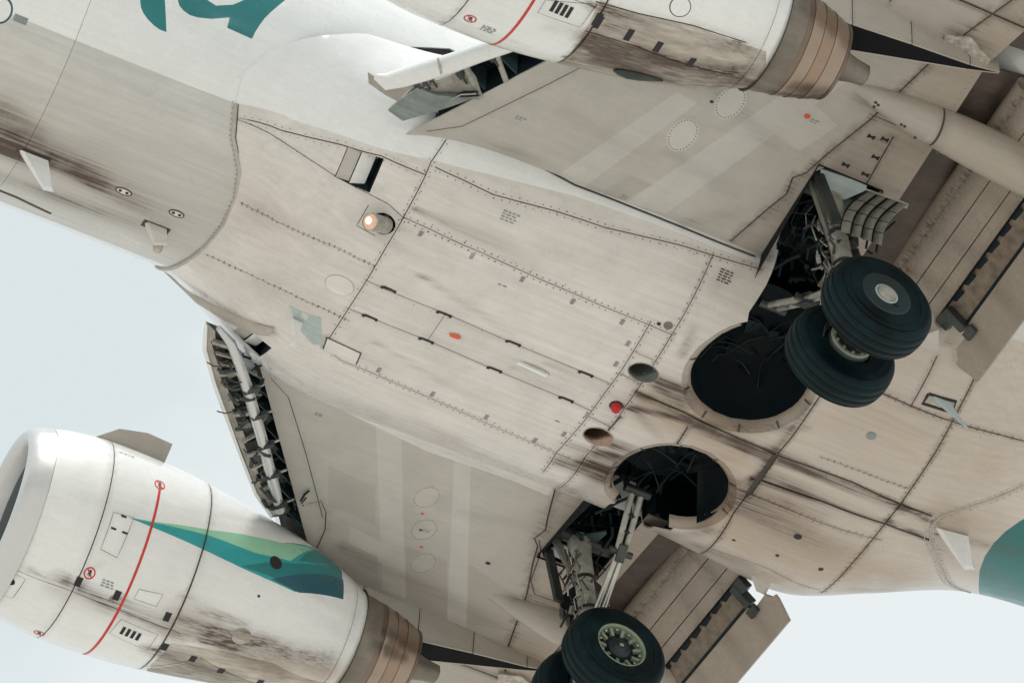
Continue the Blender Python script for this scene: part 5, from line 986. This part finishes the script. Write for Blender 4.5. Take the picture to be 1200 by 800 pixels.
for s in (1, -1):
    g = empty('main_landing_gear', plane); lab(g, 'starboard main landing gear, extended' if s > 0 else 'port main landing gear, extended')
    if s > 0: wheel(g, AX, AY - .365, AZ, 'spokes', s); wheel(g, AX, AY + .365, AZ, 'brake', s)
    else: wheel(g, AX, -AY - .365, AZ, 'hubcap', s); wheel(g, AX, -AY + .365, AZ, 'brake', s)
    top = Vector((19.60, s * 2.80, 2.10)); bot = Vector((AX, s * AY, AZ)); d = (bot - top)
    mb = MB(); mb.tube([top, top + d * .10, top + d * .12, top + d * .30, top + d * .31, top + d * .54, top + d * .55, top + d * .60], [.13, .13, .12, .12, .105, .105, .118, .118], 22); mb.obj('shock_strut', M['gearpaint'], g)
    mb = MB(); mb.tube([top + d * .60, top + d * .985], .075, 18); mb.obj('strut_piston', M['steel'], g)
    mb = MB(); mb.tube([top + d * .52, top + d * .535], [.125, .125], 20); mb.obj('strut_band', M['geardark'], g); mb = MB(); mb.tube([top + d * .30, top + d * .315], [.13, .13], 20); mb.obj('strut_band', M['geardark'], g)
    mb = MB(); mb.tube([(AX, s * (AY - .5), AZ), (AX, s * (AY + .5), AZ)], .07, 16); mb.tube([(AX, s * (AY - .13), AZ), (AX, s * (AY + .13), AZ)], .12, 16); mb.obj('axle', M['geardark'], g)
    mb = MB(); mb.tube([top + Vector((-.40, 0, .02)), top + Vector((.45, 0, .02))], .09, 14); mb.obj('trunnion', M['geardark'], g)
    # torque links behind the strut
    k = top + d * .62 + Vector((.36, 0, -.25)); mb = MB()
    mb.beam(top + d * .56 + Vector((.08, 0, 0)), k, .12, .05); mb.beam(k, bot + Vector((.08, 0, .12)), .12, .05); mb.obj('torque_link', M['geardark'], g)
    # folding side brace from the fuselage side to the strut
    up = Vector((19.66, s * 1.50, 1.72)); lo = top + d * .62 + Vector((.02, -s * .10, 0)); mid = up + (lo - up) * .46 + Vector((.03, 0, -.02)); dd = (lo - up).normalized(); sd_ = Vector((1, 0, 0)) * .055
    for e in (-1, 1):
        mb = MB(); mb.tube([up + sd_ * e, mid + sd_ * e * .8], .034, 10); mb.obj('brace_tube', M['gearpaint'], g)
        mb = MB(); mb.tube([mid + sd_ * e * .5, lo + sd_ * e * .7], .030, 10); mb.obj('brace_tube', M['steel'], g)
    mb = MB(); mb.box(mid, (.20, .10, .14), dd.to_track_quat('X', 'Z').to_matrix()); bevel(mb.obj('brace_joint', M['geardark'], g), .01)
    for q_, l_, r_ in ((mid, .13, .04), (up, .15, .05), (lo, .10, .05)): mb = MB(); mb.tube([q_ - Vector((l_, 0, 0)), q_ + Vector((l_, 0, 0))], r_, 10); mb.obj('brace_pin', M['geardark'], g)
    for t in (.2, .33): 
        p = up + (mid - up) * (t * 2); mb = MB(); mb.beam(p - sd_, p + sd_, .05, .05); mb.obj('brace_web', M['geardark'], g)
    # front door link and its neighbour
    a = Vector((q0[0], s * q0[1], q0[2])); b = Vector((q1[0], s * q1[1], q1[2])); mb = MB(); mb.beam(a, b, .05, .085); bevel(mb.obj('door_link', M['doorin'], g), .008)
    mb = MB(); mb.beam(a + Vector((.03, 0, -.0)), b + Vector((.03, 0, -.01)), .012, .05); mb.obj('door_link_rail', M['steel'], g)
    mb = MB(); mb.beam(a + Vector((-.02, s * .14, .02)), b + Vector((-.1, s * .28, -.05)), .05, .11); mb.obj('door_link', M['geardark'], g)
    for i in range(3):
        mb = MB(); p = top + d * (.2 + .12 * i) + Vector((.14, s * .03, 0)); mb.box(p, (.12, .10, .14), Matrix.Rotation(.4 * i, 3, 'Z')); bevel(mb.obj('valve_block', M['geardark'], g), .012)
    mb = MB()
    for i in range(46):
        t = random.uniform(.02, .95); p = top + d * t + Vector((random.uniform(-.22, .22), random.uniform(-.16, .16), 0)); q = p + Vector((random.uniform(-.12, .12), random.uniform(-.12, .12), random.uniform(-.35, .1))); mb.tube([p, (p + q) / 2 + Vector((random.uniform(-.08, .08), random.uniform(-.05, .05), 0)), q], random.choice((.007, .010, .014)), 6)
    lab(mb.obj('hydraulic_line', M['geardark'], g, stuff=True), 'dark hoses and brake lines round the strut')
    mb = MB()
    for i in range(26):
        t = random.uniform(.05, .9); p = top + d * t + Vector((random.uniform(-.16, -.08), -s * random.uniform(.02, .15), 0)); q = p + Vector((random.uniform(-.05, .05), random.uniform(-.1, .1), random.uniform(-.3, -.1))); mb.tube([p, (p + q) / 2 + Vector((-.05, 0, 0)), q], random.choice((.006, .010)), 6)
    lab(mb.obj('bright_pipe', M['steel'], g, stuff=True), 'bare metal pipes round the strut')
    for i in range(12 if s < 0 else 3):
        p = Vector((q1[0], s * q1[1], q1[2])) + Vector((random.uniform(-.1, .38), -s * random.uniform(-.10, .22), random.uniform(-.38, .12))); mb = MB(); mb.box(p, (random.uniform(.04, .11), random.uniform(.03, .09), random.uniform(.02, .06)), Matrix.Rotation(random.uniform(0, 3), 3, random.choice('XYZ')) @ Matrix.Rotation(random.uniform(0, 3), 3, 'Z')); mb.tube([p, p + Vector((random.uniform(-.1, .1), random.uniform(-.1, .1), random.uniform(-.2, .1)))], .012, 7); bevel(mb.obj('bracket', M[random.choice(('gearpaint', 'geardark', 'steel', 'doorin'))], g), .008)
# gear doors
def bez(A, B, C_, D_, u, v): return (A * (1 - u) + B * u) * (1 - v) + (D_ * (1 - u) + C_ * u) * v
for s in (1, -1):
    gd = empty('gear_door', plane); lab(gd, 'ribbed curved gear door beside the port strut' if s < 0 else 'dark gear door beyond the starboard strut')
    A, B, C_, D_ = on_y(1014, 224, -3.18), on_y(1062, 241, -3.30), on_y(1034, 290, -3.20), on_y(984, 272, -3.05)
    if s > 0: A, B, C_, D_ = [q * (1, -1, 1) for q in (A, B, C_, D_)]
    for c in range(4):
        u0, u1 = c / 4 + .02, (c + 1) / 4 - .02
        for r in range(4):
            v0, v1 = r / 4 + .008, (r + 1) / 4 - .008; V = []; n = 4
            for i in range(n + 1):
                for j in range(n + 1):
                    u = u0 + (u1 - u0) * i / n; v = v0 + (v1 - v0) * j / n; p = Vector(bez(A, B, C_, D_, u, v)); bul = math.sin(math.pi * min(1, v * .9 + .1)) * .20; loc = math.sin(math.pi * i / n) * .060
                    V.append(p + Vector((-.10 * math.sin(math.pi * v), s * (bul * .3 + .0) - s * -.0, 0)) + Vector((0, s * loc * 1.2, -loc * 1.2 - bul * .4)))
            new_obj('door_segment', V, [(i * (n + 1) + j, i * (n + 1) + j + 1, (i + 1) * (n + 1) + j + 1, (i + 1) * (n + 1) + j) for i in range(n) for j in range(n)], M['doorin'] if s < 0 else M['geardark'], gd)
    V = []
    for i in range(9):
        for j in range(9):
            u, v = i / 8, j / 8; p = Vector(bez(A, B, C_, D_, u, v)); bul = math.sin(math.pi * min(1, v * .9 + .1)) * .20; V.append(p + Vector((-.10 * math.sin(math.pi * v), s * bul * .3, .03 - bul * .4)))
    new_obj('door_shell', V, [(i * 9 + j, i * 9 + j + 1, (i + 1) * 9 + j + 1, (i + 1) * 9 + j) for i in range(8) for j in range(8)], M['dark'], gd)
    mb = MB(); mb.beam(A, B + (B - A) * .04, .05, .03); mb.obj('door_edge', M['gearpaint'], gd)
    for t in (.62, .86):
        mb = MB(); a = Vector(bez(A, B, C_, D_, t, .25)); b = Vector(bez(A, B, C_, D_, t - .02, .98)); e = Vector((0, 0, -.12)); mb.tube([a + e, (a + b) / 2 + e + Vector((-.08, 0, -.04)), b + e], .012, 6); mb.obj('door_rod', M['dark'], gd)
    # plates in front of the strut, at the mouth of the bay
    P1 = [wat(*p, -.03) for p in ((962, 198), (1016, 216), (1015, 223), (990, 234), (963, 223), (960, 210))]; P2 = [wat(*p, -.10) for p in ((958, 224), (990, 236), (976, 264), (971, 266))]
    if s > 0: P1 = [q * (1, -1, 1) for q in P1]; P2 = [q * (1, -1, 1) for q in P2]
    mb = MB(); mb.prism(P1, (0, 0, .02)); mb.obj('bay_plate', M['plate'], gd); mb = MB(); mb.prism(P2, (0, 0, .02)); mb.obj('bay_plate', M['bay'], gd)
# ------------------------------------------------------------------ ground far below (out of the frame, it lights the belly)
gm = material('pale_concrete', (.54, .52, .485), .9, mott=.15, streak=.05, gr_on=False, noise_scale=.05)
me = MB(); me.add([(-4000, -4000, 0), (4000, -4000, 0), (4000, 4000, 0), (-4000, 4000, 0)], [(0, 1, 2, 3)]); g = me.obj('ground', gm); g['kind'] = 'structure'
